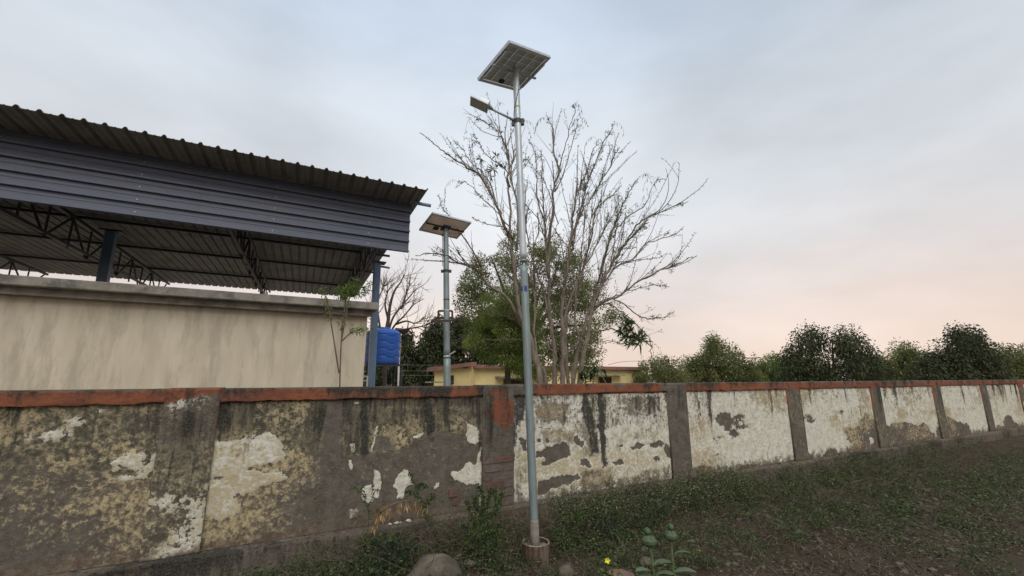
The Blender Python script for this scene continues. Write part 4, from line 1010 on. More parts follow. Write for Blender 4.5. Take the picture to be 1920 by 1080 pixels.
for sm, rr, is_stem, r0 in allb:
    length = np.linalg.norm(np.diff(sm, axis=0), axis=1).sum()
    def start(f):
        i = min(int(f * (len(sm) - 1)), len(sm) - 2); t = unit(sm[i + 1] - sm[i]); return i, t, unit(np.cross(t, rng.normal(size=3)))
    if r0 > .02:                                   # long straight shoots that run beside their stem
        for _ in range(int(length * 3.0)):
            f = rng.uniform(.30, .80); i, t, side = start(f)
            grow(sm[i], t + side * rng.uniform(.12, .36) + [0, 0, .12], rng.uniform(.7, 1.7) * (1.15 - .6 * f), rng.uniform(.006, .010), 1)
    for _ in range(int(length * 8.0)):             # short side twigs
        f = rng.uniform(.30 if is_stem else .1, .93); i, t, side = start(f)
        grow(sm[i], t * .9 + side * rng.uniform(.35, .8) + [0, 0, .1], rng.uniform(.12, .5) * (1.15 - .6 * f), max(.0026, min(.005, rr[i] * .3)), 1 if rng.uniform() < .6 else 0)
    # tiny leaves hugging the outer part
    i0 = int(len(sm) * .55)
    for i in range(i0, len(sm) - 1):
        if rng.uniform() < .9:
            sprig.add(np.repeat(sm[i:i + 1], 5, 0) + (sm[i + 1] - sm[i]) * rng.uniform(size=(5, 1)), unit(sm[i + 1] - sm[i]) + rng.normal(size=(5, 3)) * .8, rng.uniform(.03, .065, 5), rng.uniform(.010, .018, 5))
# arching hair-thin seed stalks with hanging pods at the tips
for (x0, y0, sx_) in ((902, 225, -1), (898, 268, -1), (1030, 227, -1), (1030, 227, -1), (1074, 199, 1), (1084, 224, 1), (978, 232, 1), (975, 240, 1), (862, 344, -1), (1199, 332, 1), (1199, 332, 1), (1235, 338, -1), (1147, 236, 1), (946, 196, -1), (1122, 263, -1), (1068, 201, 1)):
    D_ = 8.6 + rng.uniform(-.3, .3); L_ = rng.uniform(15, 30)
    a_ = [(x0, y0), (x0 + sx_ * L_ * .45, y0 - L_ * .25), (x0 + sx_ * L_ * .85, y0 + L_ * .1), (x0 + sx_ * L_, y0 + L_ * .75)]
    c_ = smooth_line([pix(px_, py_, D_) for px_, py_ in a_], 5); twigs.tube(c_, .0022, 4, False)
    for k in range(4, len(c_)):
        if rng.uniform() < .55: sprig.add(c_[k], np.array([rng.normal() * .3, 0, -1]), rng.uniform(.06, .12), .016, .15)
# clumps of long leaves
def whorl(c, n, ln, w, droop=.15, spread=1.0, col=None, axis=(0, 0, 1)):
    for _ in range(n):
        d = unit(rng.normal(size=3) * spread + np.array(axis) * .6)
        col.add(c, d, ln * rng.uniform(.6, 1.1), w, None, droop)
for x_, y_, n_, l_ in ((901, 298, 16, .16), (930, 292, 14, .16), (925, 318, 22, .22), (935, 310, 18, .18), (920, 330, 12, .16), (946, 318, 10, .16), (983, 305, 8, .15), (990, 300, 8, .12)):
    whorl(pix(x_, y_, 8.4), n_, l_, .026, .1, col=longl)
for x_, y_, n_, l_ in ((1170, 598, 16, .2), (1175, 612, 22, .22), (1165, 620, 18, .2), (1182, 622, 20, .2), (1176, 632, 22, .22), (1190, 636, 20, .24), (1198, 634, 24, .30), (1201, 640, 16, .30), (1184, 645, 10, .2), (1180, 606, 14, .18)):
    whorl(pix(x_, y_, 8.3), int(n_ * 1.5), l_, .032, .12, col=longl)
twigs.build('twigs', M['twig'], tree, kind='stuff')
sprig.build('small_leaves', M['leaf_sprig'], tree)
longl.build('long_leaves', M['leaf_long'], tree)
def sprig_fan(c, n, l, w): pass

# ------------------------------------------------------------------ leafy trees behind
def inside(poly, n):
    poly = np.array(poly, float); out = []
    lo, hi = poly.min(0), poly.max(0)
    while sum(len(o) for o in out) < n:
        q = rng.uniform(lo, hi, size=(n * 2, 2)); out.append(q[sdist(q[:, 0], q[:, 1], poly) < 0])
    return np.concatenate(out)[:n]
def crown(col, poly, D, nclu, per, rad, ls, lw, depth=2.0, droop=.1, zs=.8, patch=True, tmin=0, tmax=1, hang=0.0):
    c = inside(poly, nclu); dd = rng.uniform(-depth / 2, depth / 2, nclu)
    for (x_, y_), d_ in zip(c, dd):
        p = pix(x_, y_, D + d_); r_ = rad * rng.uniform(.6, 1.35); k = int(per * rng.uniform(.6, 1.3))
        o = rng.normal(size=(k, 3)); o = unit(o) * (rng.uniform(size=(k, 1)) ** .5) * r_ * [1, 1, zs]
        tv = np.clip(rng.uniform(tmin, tmax) * .6 + .4 * rng.uniform(size=k), 0, 1)
        col.add(p + o, unit(o) + rng.normal(size=(k, 3)) * .6 + [0, 0, -hang], ls * rng.uniform(.6, 1.3, k), lw * rng.uniform(.7, 1.2, k), tv, droop)
def limbs(mb, base, targets, r0, n=5):
    for t in targets:
        mid = base * .45 + t * .55 + rng.normal(size=3) * .25; mid[2] = base[2] * .5 + t[2] * .5 + .3
        mb.tube(smooth_line([base, mid, t], 5), np.linspace(r0, r0 * .15, 11), n, False)

# leafy tree behind the sparse one
D1 = 14.5
t_ = thing('leafy_tree', 'tall leafy olive green tree filling the space behind the sparse tree', 'tree', pix(985, 720, D1) * [1, 1, 0] + [0, 0, -.8])
lv = Leaves()
crown(lv, [(905, 470), (925, 445), (965, 438), (1010, 455), (1045, 450), (1075, 470), (1100, 500), (1105, 560), (1115, 620), (1108, 700), (1000, 712), (960, 690), (930, 662), (890, 648), (868, 630), (900, 600), (880, 575), (862, 545), (880, 515)], D1, 230, 170, .34, .09, .038, 3.0)
crown(lv, [(868, 520), (905, 470), (905, 560), (925, 600), (880, 600), (858, 575)], D1, 45, 95, .28, .085, .038, 2.0)
crown(lv, [(1030, 500), (1085, 480), (1110, 520), (1150, 570), (1165, 600), (1120, 660), (1100, 700), (1040, 700)], D1 + 1, 95, 120, .32, .085, .038, 2.0)
lv.build('foliage', M['leaf_grey'], t_)
b_ = pix(985, 720, D1); b_[2] = -.8; tr = MB()
tr.tube([b_, b_ + [0, 0, 1.5], pix(985, 640, D1)], [.22, .18, .14], 10)
limbs(tr, pix(985, 650, D1), [pix(*p_, D1 + rng.uniform(-1, 1)) for p_ in ((890, 530), (920, 480), (960, 460), (1000, 470), (1050, 480), (1090, 530), (875, 600), (910, 640), (1100, 610), (940, 500), (1020, 520))], .09)
tr.build('trunk', M['bark_dark'], t_)
# brighter green low tree in front of it (drooping fine leaves over the house)
D2 = 12.0
t_ = thing('feathery_tree', 'bright green feathery tree drooping in front of the yellow house left of the pole', 'tree', pix(950, 720, D2) * [1, 1, 0] + [0, 0, -.6])
lv = Leaves()
crown(lv, [(862, 640), (890, 620), (940, 560), (985, 545), (1010, 600), (1012, 690), (1000, 712), (960, 698), (940, 676), (905, 664), (880, 652)], D2, 140, 190, .25, .075, .026, 2.2, .3, hang=.5)
crown(lv, [(875, 600), (930, 540), (985, 520), (980, 600), (900, 640)], D2 + .5, 40, 130, .24, .07, .024, 1.6, .3, hang=.4)
lv.build('foliage', M['leaf_tree'], t_)
tr = MB(); b_ = pix(950, 720, D2); b_[2] = -.7
tr.tube([b_, pix(952, 700, D2), pix(950, 650, D2)], [.10, .08, .06], 8); limbs(tr, pix(950, 660, D2), [pix(*p_, D2) for p_ in ((880, 640), (900, 665), (930, 590), (970, 570), (990, 640), (870, 660), (910, 690))], .04)
tr.build('trunk', M['bark_dark'], t_)
# dark cypress-like trees left
def conifer(name, lab, poly, D, ncl, mat_, xbase, per=110, rad=.5, grp=None, ls=.27, lw=.12, hang=.9):
    t_ = thing(name, lab, 'tree', pix(xbase, 720, D) * [1, 1, 0] + [0, 0, -.9], grp)
    lv = Leaves(); crown(lv, poly, D, ncl, per, rad, ls, lw, 2.4, .25, 1.3, hang=hang); lv.build('foliage', mat_, t_)
    b_ = pix(xbase, 720, D); b_[2] = -.9; ytop = min(p_[1] for p_ in poly) + 20
    MB().tube([b_, pix(xbase, ytop, D)], [.16, .03], 8).build('trunk', M['bark_dark'], t_)
    return t_
GA = 'dense dark trees beyond the wall'
conifer('drooping_evergreen', 'dark drooping evergreen directly behind the second lamp post', [(800, 612), (818, 603), (838, 612), (848, 640), (850, 720), (783, 722), (784, 680), (793, 640)], 32, 110, M['leaf_dark'], 820, grp=GA)
conifer('drooping_evergreen', 'broad dark evergreen between the second lamp post and the feathery tree', [(845, 605), (870, 592), (905, 596), (930, 612), (935, 690), (900, 700), (850, 690)], 33, 120, M['leaf_dark'], 885, grp=GA)
conifer('drooping_evergreen', 'slim dark evergreen right of the blue tank', [(754, 640), (766, 622), (773, 650), (776, 722), (744, 722), (748, 680)], 32, 60, M['leaf_dark'], 762, rad=.42, grp=GA)
conifer('drooping_evergreen', 'low dark evergreen seen beneath the blue tank', [(690, 690), (720, 684), (750, 690), (752, 722), (688, 722)], 33, 50, M['leaf_dark'], 722, grp=GA)
conifer('pale_tree', 'pale green rounded tree peeping out left of the dark evergreens', [(776, 690), (780, 672), (788, 662), (796, 668), (796, 705), (777, 705)], 42, 30, M['pale_leaf'], 788, rad=.4, ls=.12, hang=.2)
conifer('round_tree', 'dusty green bushy tree right of the yellow house', [(1197, 700), (1205, 682), (1225, 672), (1250, 676), (1268, 684), (1285, 700), (1290, 724), (1192, 724)], 30, 80, M['leaf_grey'], 1240, rad=.45, per=120, ls=.15, lw=.07, hang=0)
# what goes on beyond both sides of the frame: a loose line of the same trees
for i, (x0, w_, h_, D_, nm, mt, lab) in enumerate((
        (1345, 100, 80, 34, 'round_tree', 'leaf_grey', 'broad dusty tree, first right of the bushy tree by the yellow house'),
        (1455, 90, 52, 40, 'round_tree', 'leaf_tree', 'low green tree, lowest in the row beyond the wall at right'),
        (1560, 130, 112, 30, 'drooping_evergreen', 'leaf_dark', 'tall dark tree, tallest in the row beyond the wall at right'),
        (1690, 120, 70, 36, 'round_tree', 'leaf_grey', 'dusty tree right of the tallest tree in the right hand row'),
        (1800, 110, 98, 30, 'drooping_evergreen', 'leaf_dark', 'dark tree, second from the right edge beyond the wall'),
        (1905, 120, 75, 32, 'round_tree', 'leaf_grey', 'dusty green tree at the far right end of the wall'))):
    tp = 722 - h_; w_ *= 1.5; h_ *= 1.02
    conifer(nm, lab, [(x0 - w_ * .5, 722)] + [(x0 - w_ * .5 + w_ * k / 9, 722 - h_ * (.25 + .75 * math.sin(math.pi * (k + .5) / 10) ** .8 * rng.uniform(.6, 1.12))) for k in range(10)] + [(x0 + w_ * .5, 722)], D_, 110, M[mt], x0, rad=.62, per=170, ls=.2, lw=.09, hang=.2 if nm[0] == 'r' else .7, grp='trees beyond the wall at right')
# leafless tree behind the tank
bt = thing('bare_tree', 'leafless tree with forking grey branches rising behind the blue tank', 'tree', pix(722, 722, 17) * [1, 1, 0] + [0, 0, -.8])
keep = twigs; twigs = MB(); hold = sprig; sprig = Leaves()
BT = [[(722, 740), (724, 640), (728, 600), (732, 570), (740, 545), (752, 528), (758, 514)], [(724, 640), (735, 600), (748, 580), (765, 560), (778, 545), (792, 535)], [(724, 640), (740, 610), (758, 592), (775, 572), (795, 560)], [(722, 660), (712, 610), (708, 570), (716, 545), (726, 520)],
      [(728, 600), (722, 570), (728, 545), (738, 530)], [(716, 620), (700, 600), (694, 570)], [(742, 608), (762, 602), (780, 606), (798, 592)], [(730, 620), (755, 618), (790, 612), (812, 606)], [(752, 580), (764, 545), (770, 530)]]
wb = MB()
for i, pts in enumerate(BT):
    W = np.array([pix(a_, b_, 17 + .15 * i * (-1) ** i) for a_, b_ in pts]); 
    if i == 0: W[0][2] = -.8
    sm = smooth_line(W, 4); rr = np.linspace(.10 if i == 0 else .05, .012, len(sm)); wb.tube(sm, rr, 6)
    for _ in range(11):
        k = rng.integers(len(sm) // 3, len(sm) - 1); d = unit(sm[k + 1] - sm[k]) + rng.normal(size=3) * .6
        grow(sm[k], d, rng.uniform(.5, 1.2), .012, 0)
wb.build('trunk', M['bark_dark'], bt, True); twigs.build('twigs', M['twig'], bt, kind='stuff'); twigs = keep; sprig = hold
# green sprays at the far left, in front of the cream building
sp_t = thing('thin_sapling', 'thin sapling with bright green sprays in front of the cream building', 'sapling', pix(640, 722, 6.2) * [1, 1, 0])
lv = Leaves(); wb = MB()
for pts in ([(636, 760), (640, 640), (646, 580), (655, 545), (664, 530)], [(640, 640), (655, 560), (670, 552), (688, 545), (693, 530)], [(640, 620), (652, 550), (668, 538), (684, 542)], [(640, 640), (660, 622), (675, 618), (692, 619)], [(636, 700), (620, 600), (612, 560), (600, 540)]):
    c_ = smooth_line([pix(a_, b_, 6.2) for a_, b_ in pts], 6)
    if pts[0][1] == 760: c_[0][2] = 0
    wb.tube(c_, np.linspace(.012, .002, len(c_)), 5)
    for k in range(len(c_) // 3, len(c_)):
        lv.add(np.repeat(c_[k:k + 1], 9, 0) + rng.normal(size=(9, 3)) * .03, rng.normal(size=(9, 3)) + [0, 0, -.3], .05, .014, None, .2)
crown(lv, [(640, 530), (668, 525), (672, 552), (650, 560), (635, 560)], 6.2, 9, 70, .09, .045, .013, .3, .2)
lv.build('leaves', M['leaf_bright'], sp_t); wb.build('stem', M['twig'], sp_t)
# long-leaved plant behind the wall at right of the trunks
lp = thing('broad_leaved_plant', 'dark plant with long drooping leaves behind the wall right of the trunks', 'plant', pix(1112, 722, 7.6) * [1, 1, 0])
wb = MB()
def long_leaf(mb, a, d, ln, w, droop):
    d = unit(np.array(d, float)); s = unit(np.cross(d, [0, 0, 1.0])); P = []; n_ = 7
    p = np.array(a, float)
    for i in range(n_):
        t_ = i / (n_ - 1); ww = w * math.sin(math.pi * (.08 + .88 * t_)) ** .7 / 2
        P += [p + s * ww + [0, 0, ww * .3], p, p - s * ww + [0, 0, ww * .3]]; d = unit(d + np.array([0, 0, -droop / n_])); p = p + d * ln / (n_ - 1)
    F = []
    for i in range(n_ - 1):
        for k in (0, 1): F.append((3 * i + k, 3 * i + k + 1, 3 * i + 4 + k, 3 * i + 3 + k))
    return MB().add(P, F) if mb is None else mb.add(P, F)
def ll_mat():
    return mat('long_leaf_green', (0.035, 0.06, 0.022), (0.06, 0.09, 0.03), scale=6, rough=0.5)
MLL = ll_mat()
for (x_, y_), n_, l_, dr in (((1112, 690), 9, .42, 2.2), ((1118, 700), 6, .36, 1.6), ((1098, 712), 8, .30, .9), ((1108, 716), 9, .30, .8), ((1090, 712), 7, .30, 1.0), ((1126, 694), 6, .34, 2.4), ((1117, 684), 5, .3, 1.6)):
    for _ in range(n_):
        long_leaf(None, pix(x_, y_, 7.6 + rng.uniform(-.1, .1)), (rng.normal(), rng.normal() * .6, rng.uniform(.1, 1.1)), l_ * rng.uniform(.7, 1.1), .045, dr * rng.uniform(.7, 1.2)).build('leaf', MLL, lp)
for a_, b_ in (((1112, 740), (1112, 690)), ((1126, 740), (1118, 684)), ((1098, 740), (1098, 712)), ((1140, 726), (1118, 684))):
    wb.tube([pix(*a_, 7.6), pix(*b_, 7.6)], .011, 5)
wb.build('stem', M['stem_green'], lp)

# ------------------------------------------------------------------ in front of the wall
def on_ground(x, y):
    """point on flat ground z=0 seen at a pixel"""
    P = pix(x, y, 1.0) - EYE; return EYE + P * (-1.6 / P[2])
def stone(name, lab, c, size, m_, seed, cat='stone', group=None, k=1.0):
    r = np.random.default_rng(seed); n1, n2 = 30, 20; V = []; F = []
    dirs = r.normal(size=(22, 3)); dirs = unit(dirs); hh = r.uniform(.66, 0.98, 22)
    for i in range(n2 + 1):
        th = math.pi * i / n2
        for j in range(n1):
            ph = 2 * math.pi * j / n1; d = np.array([math.sin(th) * math.cos(ph), math.sin(th) * math.sin(ph), math.cos(th)])
            dots = dirs @ d; rad_ = min([1.0] + [h_ / q for h_, q in zip(hh, dots) if q > .05]) + r.normal() * .010
            V.append(np.array(c) + d * rad_ * np.array(size) / 2)
    for i in range(n2):
        for j in range(n1): F.append((i * n1 + j, i * n1 + (j + 1) % n1, (i + 1) * n1 + (j + 1) % n1, (i + 1) * n1 + j))
    o = MB().add(V, F).build(name, m_, smooth=True); return tag(o, lab, cat, group)
def at_ground(D, x):   # ground point with given forward distance and pixel column near the bottom
    p = pix(x, 1040, D); return np.array([p[0], p[1], 0.0])
c = at_ground(3.72, 815); stone('boulder', 'large rounded brown boulder left of the drum in the weeds', [c[0], c[1], .06], (.53, .42, .40), M['stone'], 3, 'boulder')
c = at_ground(3.72, 1158); stone('flat_stone', 'flat reddish stone right of the drum beside the yellow flower', [c[0], c[1], .0], (.38, .3, .26), M['stone_red'], 8)
for i, (x_, y_, r_, lab) in enumerate(((755, 977, .035, 'largest white plaster lump on the ledge under the dried branch'), (737, 981, .028, 'white plaster lump left of the largest lump on the ledge'), (727, 984, .022, 'small white plaster lump at the left end on the ledge'), (743, 984, .018, 'tiny white plaster crumb between two lumps on the ledge'))):
    s_ = {755: -1.16, 737: -1.27, 727: -1.33, 743: -1.235}[x_]; stone('plaster_lump', lab, L(s_, -.07, ZL + r_ * .35), (r_ * 1.7, r_ * 1.5, r_), M['white_stone'], 20 + i, 'rubble', 'plaster lumps on the ledge')
for i, (x_, D_, sz, lab) in enumerate(((880, 4.05, .10, 'small brown stone between boulder and drum'), (1060, 3.9, .13, 'low brown stone just right of the drum'), (700, 3.6, .12, 'brown stone left of the boulder'), (935, 4.2, .09, 'small grey stone behind the drum on its left'), (1210, 4.1, .11, 'brown stone among the weeds below the right bay'))):
    c = at_ground(D_, x_); stone('stone', lab, [c[0], c[1], .03], (sz * 1.3, sz, sz * .8), M['stone'], 40 + i, 'stone', 'small stones in the weeds')

pb_ = MB(); r_p = np.random.default_rng(5)
for _ in range(900):
    s_ = -2.5 + 11 * r_p.uniform() ** 1.2; v_ = -.15 - 2.6 * r_p.uniform(); z_ = gz(s_, v_); a_ = r_p.uniform(.008, .035); q_ = np.array([[x, y, z] for x in (-1, 1) for y in (-1, 1) for z in (-1, 1)]) * a_ * r_p.uniform(.5, 1, size=(8, 3)) * [1, .8, .55]
    pb_.add(q_ + L(s_, v_, z_ + a_ * .2), [(0, 1, 3, 2), (4, 6, 7, 5), (0, 4, 5, 1), (2, 3, 7, 6), (0, 2, 6, 4), (1, 5, 7, 3)])
o = pb_.build('pebbles', M['stone'], kind='stuff'); tag(o, 'loose pebbles and clods scattered over the soil before the wall', 'pebbles', kind='stuff')
# ground cover: litter, creeping twigs, small leaves
def rnd_ground(n, s0, s1, v0, v1, dens=None):
    s = rng.uniform(s0, s1, n * 3); v = rng.uniform(v0, v1, n * 3)
    m_ = vnoise(s * 2.1 + 30, v * 2.1 + 30, 44, 3) > (0.40 if dens is None else dens); s, v = s[m_][:n], v[m_][:n]
    z = ground_z(s[None], v[None])[0]; return np.stack([O2[0] + s * U2[0] + v * V2[0], O2[1] + s * U2[1] + v * V2[1], z], 1)
lt = Leaves(); p = rnd_ground(26000, -3.2, 8, -2.6, -.12, .2)
lt.add(p + [0, 0, .008], rng.normal(size=(len(p), 3)) * [1, 1, .35], rng.uniform(.015, .05, len(p)), rng.uniform(.006, .018, len(p)))
# thin dead stalks piled against the plinth
tw = MB()
def stalks(n, s0, s1, v0, v1, h, r=.0016, zoff=0):
    for _ in range(n):
        s_, v_ = rng.uniform(s0, s1), rng.uniform(v0, v1); b_ = L(s_, v_, gz(s_, v_) + zoff)
        d = unit(np.array([rng.normal() * .8, rng.normal() * .6 - .1, rng.uniform(.4, 1.5)])); pts = [b_]; ln = h * rng.uniform(.4, 1.2)
        for k in range(6): d = unit(d + rng.normal(size=3) * .25 + [0, 0, -.12]); pts.append(pts[-1] + d * ln / 6)
        tw.tube(pts, r, 3, False)
stalks(1300, .15, 3.4, -.6, -.12, .36); stalks(260, .9, 3.4, -.25, -.12, .34, zoff=.15); stalks(1100, -2.1, .1, -.6, -.12, .42); stalks(1100, 3.2, 11, -1.1, -.12, .5); stalks(500, -2.2, 9, -2.0, -.5, .2); stalks(260, .3, 2.6, -1.5, -.7, .25); stalks(160, -1.9, -.2, -1.4, -.5, .3)
stuff1 = lt.build('leaf_litter', M['litter']); tag(stuff1, 'brown leaf litter and crumbs scattered over the soil', 'litter', kind='stuff')
o = tw.build('dead_stalks', M['twig'], kind='stuff'); tag(o, 'tangle of thin dead weed stalks along the foot of the wall', 'dry weeds', kind='stuff')
# green ground cover
gc = Leaves(); bush = Leaves()
def clump(col, s_, v_, n, h, r_, ls, lw, up=.6):
    b_ = L(s_, v_, gz(s_, v_)); 
    for _ in range(n):
        a_ = rng.uniform(0, 6.283); q = r_ * math.sqrt(rng.uniform()); z_ = rng.uniform(0, 1) ** .8 * h
        p_ = b_ + [q * math.cos(a_), q * math.sin(a_), z_]
        col.add(p_, (math.cos(a_) * .7 + rng.normal() * .4, math.sin(a_) * .7 + rng.normal() * .4, rng.uniform(-.3, up)), ls * rng.uniform(.6, 1.2), lw * rng.uniform(.7, 1.2), None, .15)
for _ in range(230): s_, v_ = rng.uniform(-2.6, 4.5), rng.uniform(-1.7, -.16); clump(gc, s_, v_, rng.integers(25, 70), rng.uniform(.04, .16), rng.uniform(.05, .13), .032, .014)
for _ in range(240): s_, v_ = rng.uniform(.25, 3.2), rng.uniform(-.6, -.16); clump(gc, s_, v_, rng.integers(30, 70), rng.uniform(.12, .34), rng.uniform(.06, .14), .024, .011)
for _ in range(330):
    s_, v_ = rng.uniform(-2.4, 3.4), rng.uniform(-1.5, -.14); clump(gc, s_, v_, rng.integers(20, 55), rng.uniform(.03, .2), rng.uniform(.05, .12), .022, .009)
for _ in range(150):
    s_, v_ = rng.uniform(.22, 3.4), rng.uniform(-.62, -.16); clump(gc, s_, v_, rng.integers(35, 70), rng.uniform(.22, .42), rng.uniform(.05, .10), .026, .011)
for _ in range(60):
    s_, v_ = rng.uniform(-2.1, -.2), rng.uniform(-.8, -.25); clump(gc, s_, v_, rng.integers(35, 70), rng.uniform(.18, .32), rng.uniform(.05, .10), .028, .011)
for _ in range(420):
    s_, v_ = 2.8 + 9 * rng.uniform() ** 1.3, -.14 - 2.6 * rng.uniform() ** 1.6; h_ = rng.uniform(.05, .34) * (1 if v_ > -.9 else .5); clump(gc, s_, v_, rng.integers(25, 80), h_, rng.uniform(.08, .2), .03, .012)
for _ in range(90): s_, v_ = rng.uniform(3.4, 9), rng.uniform(-2.2, -.16); clump(gc, s_, v_, rng.integers(30, 80), rng.uniform(.08, .3), rng.uniform(.1, .22), .04, .017)
for _ in range(60): s_, v_ = rng.uniform(-2.6, -.9), rng.uniform(-1.3, -.25); clump(gc, s_, v_, rng.integers(30, 60), rng.uniform(.08, .24), rng.uniform(.06, .12), .032, .014)
o = gc.build('ground_cover', M['leaf_weed']); tag(o, 'low dark green weeds covering the ground before the wall', 'weeds', kind='stuff')
for _ in range(150): s_, v_ = rng.uniform(-2.2, .2), rng.uniform(-.6, -.14); clump(gc, s_, v_, rng.integers(25, 60), rng.uniform(.08, .26), rng.uniform(.06, .13), .024, .010)
# tiny pale seed heads in the tangle right of the pole
sh = Leaves()
for _ in range(3600):
    s_, v_ = rng.uniform(.2, 3.0), rng.uniform(-.7, -.14); z_ = gz(s_, v_) + rng.uniform(.02, .36) * (1 if s_ < 2.2 else 1.1)
    sh.add(L(s_, v_, z_), rng.normal(size=3), rng.uniform(.009, .020), .009)
o = sh.build('seed_heads', leaf_mat('seed_head_cream', (0.14, 0.12, 0.075), (0.23, 0.21, 0.14), (0.34, 0.30, 0.21), .1)); tag(o, 'tiny pale seed heads caught in the dry tangle right of the drum', 'seed heads', kind='stuff')
# grass tuft
def grass(s0, s1, v0, v1, n, h, m_, lab, z=None):
    V = []; F = []; T = []
    for _ in range(n):
        s_, v_ = rng.uniform(s0, s1), rng.uniform(v0, v1); b_ = L(s_, v_, gz(s_, v_) if z is None else z); d = unit(np.array([rng.normal() * .5, rng.normal() * .5, 1])); ln = h * rng.uniform(.5, 1.2); w_ = .0028
        sd_ = unit(np.cross(d, rng.normal(size=3))); k0 = len(V); t_ = rng.uniform()
        p_ = b_
        for k in range(4): V += [p_ - sd_ * w_ * (1 - k / 3.4), p_ + sd_ * w_ * (1 - k / 3.4)]; T += [t_, t_]; d = unit(d + np.array([d[0] * .5, d[1] * .5, -.25])); p_ = p_ + d * ln / 3
        for k in range(3): F.append((k0 + 2 * k, k0 + 2 * k + 1, k0 + 2 * k + 3, k0 + 2 * k + 2))
    o = fast_mesh('grass', np.array(V), np.array(F), m_, None, 'stuff', np.array(T)); tag(o, lab, 'grass', kind='stuff')
grass(-1.62, -1.3, -.22, -.10, 260, .12, M['leaf_bright'], 'bright green grass tuft below the dried branch on the left ledge', ZL - .09)
grass(-2.4, 8, -2.4, -.2, 5200, .13, M['dry_grass'], 'sparse short grass between the weeds on the soil')

# individual weeds --------------------------------------------------
def weed(name, lab, paths, D, m_, leaf, per, ls, lw, cat='weed', group=None, r=.003, hang=.3, stemm=None, start=.15, up=0):
    b_ = pix(*paths[0][0], D); t_ = thing(name, lab, cat, [b_[0], b_[1], 0], group); col = Leaves(); sm_ = MB()
    for pts in paths:
        c_ = smooth_line([pix(a_[0], a_[1], D + (a_[2] if len(a_) > 2 else 0)) for a_ in pts], 6); c_[1:-1] += rng.normal(size=(len(c_) - 2, 3)) * .004
        sm_.tube(c_, np.linspace(r, r * .5, len(c_)), 5, False)
        for k in range(int(len(c_) * start), len(c_)):
            n_ = rng.integers(max(1, per - 2), per + 2); f = rng.uniform(size=(n_, 1)); nx = c_[min(k + 1, len(c_) - 1)]
            col.add(c_[k] * (1 - f) + nx * f, rng.normal(size=(n_, 3)) * [1, .7, .6] + [0, 0, -hang + up], ls * rng.uniform(.6, 1.25, n_), lw * rng.uniform(.7, 1.2, n_), None, .2)
    sm_.build('stem', stemm or M['stem_green'], t_); col.build('leaves', leaf, t_)
    return t_
# dried branch with hanging tan leaf bunches
db = thing('dried_branch', 'arching dried branch with hanging tan leaf bunches below the white patches', 'branch', L(-1.45, -.14, ZL))
c_ = smooth_line([pix(702, 986, 4.05), pix(707, 965, 4.05), pix(722, 952, 4.07), pix(745, 942, 4.1), pix(765, 938, 4.13), pix(782, 940, 4.16), pix(797, 950, 4.18)], 6)
MB().tube(c_, np.linspace(.005, .002, len(c_)), 6).build('stem', M['leaf_dry'], db)
for k, n_ in ((2, 12), (6, 10), (10, 12), (14, 13), (19, 12), (24, 12), (28, 12), (31, 12), (34, 13), (36, 10)):
    col = Leaves(); p_ = c_[k]
    for _ in range(n_ + 4):
        q = p_ + [rng.normal() * .012, rng.normal() * .01, -abs(rng.normal()) * .03]; col.add(q, (rng.normal() * .28, rng.normal() * .2, -1), rng.uniform(.05, .085), .013)
    col.build('leaf_bunch', M['leaf_dry'], db)
weed('climbing_weed', 'dark thin stemmed weed climbing in front of the white patches at left', [[(690, 1000), (690, 960), (684, 930), (678, 912)], [(688, 950), (700, 930), (706, 918)], [(686, 935), (672, 918), (664, 912)], [(690, 970), (706, 955), (712, 962)]], 4.0, None, M['leaf_weed'], 3, .032, .012, stemm=M['bark_dark'])
weed('slanting_weed', 'slanting dark green weed leaning up across the second white patch', [[(812, 990), (800, 965), (788, 935), (778, 905), (768, 885)], [(796, 950), (806, 935), (812, 925)], [(788, 935), (776, 925), (765, 920)], [(780, 912), (792, 905), (798, 912)]], 4.1, None, M['leaf_weed'], 6, .038, .012, stemm=M['bark_dark'], hang=.6)
weed('bushy_weed', 'tall bushy green weed in front of the pillar foot', [[(900, 1075), (902, 1020), (905, 970), (905, 930), (898, 912)], [(903, 1000), (885, 970), (875, 940)], [(904, 990), (925, 965), (935, 945), (940, 925)], [(902, 1010), (880, 990), (866, 985)], [(903, 1005), (925, 990), (938, 985)], [(905, 960), (915, 940), (918, 920)], [(905, 970), (893, 950), (890, 930)], [(900, 1040), (880, 1020), (872, 1010)], [(900, 1040), (922, 1020), (932, 1015)]], 4.05, None, M['leaf_weed'], 18, .028, .011, r=.003, hang=.3)
bw = [o for o in COL.objects if o.name == 'bushy_weed'][0]
for (x_, y_), n_ in (((905, 930), 60), ((890, 955), 90), ((925, 955), 80), ((905, 975), 140), ((880, 990), 90), ((930, 990), 90), ((905, 1010), 120), ((885, 1030), 70), ((925, 1025), 70), ((900, 1050), 80)):
    p0 = pix(x_, y_, 4.1); q_ = p0 + rng.normal(size=(n_, 3)) * [.055, .05, .055]
    bush.add(q_, rng.normal(size=(n_, 3)) + [0, 0, -.4], rng.uniform(.018, .032, n_), rng.uniform(.008, .013, n_), None, .2)
    q_ = p0 + rng.normal(size=(n_, 3)) * [.09, .06, .08]; bush.add(q_, rng.normal(size=(n_, 3)), rng.uniform(.015, .03, n_), rng.uniform(.006, .011, n_), None, .2)
bush.build('side_leaves', M['leaf_weed'], bw)
weed('pillar_weed', 'small sprout of drooping leaves against the lower pillar', [[(935, 975), (932, 950), (928, 925), (932, 912)], [(930, 935), (940, 922), (944, 918)], [(930, 930), (922, 920), (918, 916)]], 4.45, None, M['leaf_weed'], 2, .05, .018, hang=.5)
GB = 'blue green weeds at the lower left'
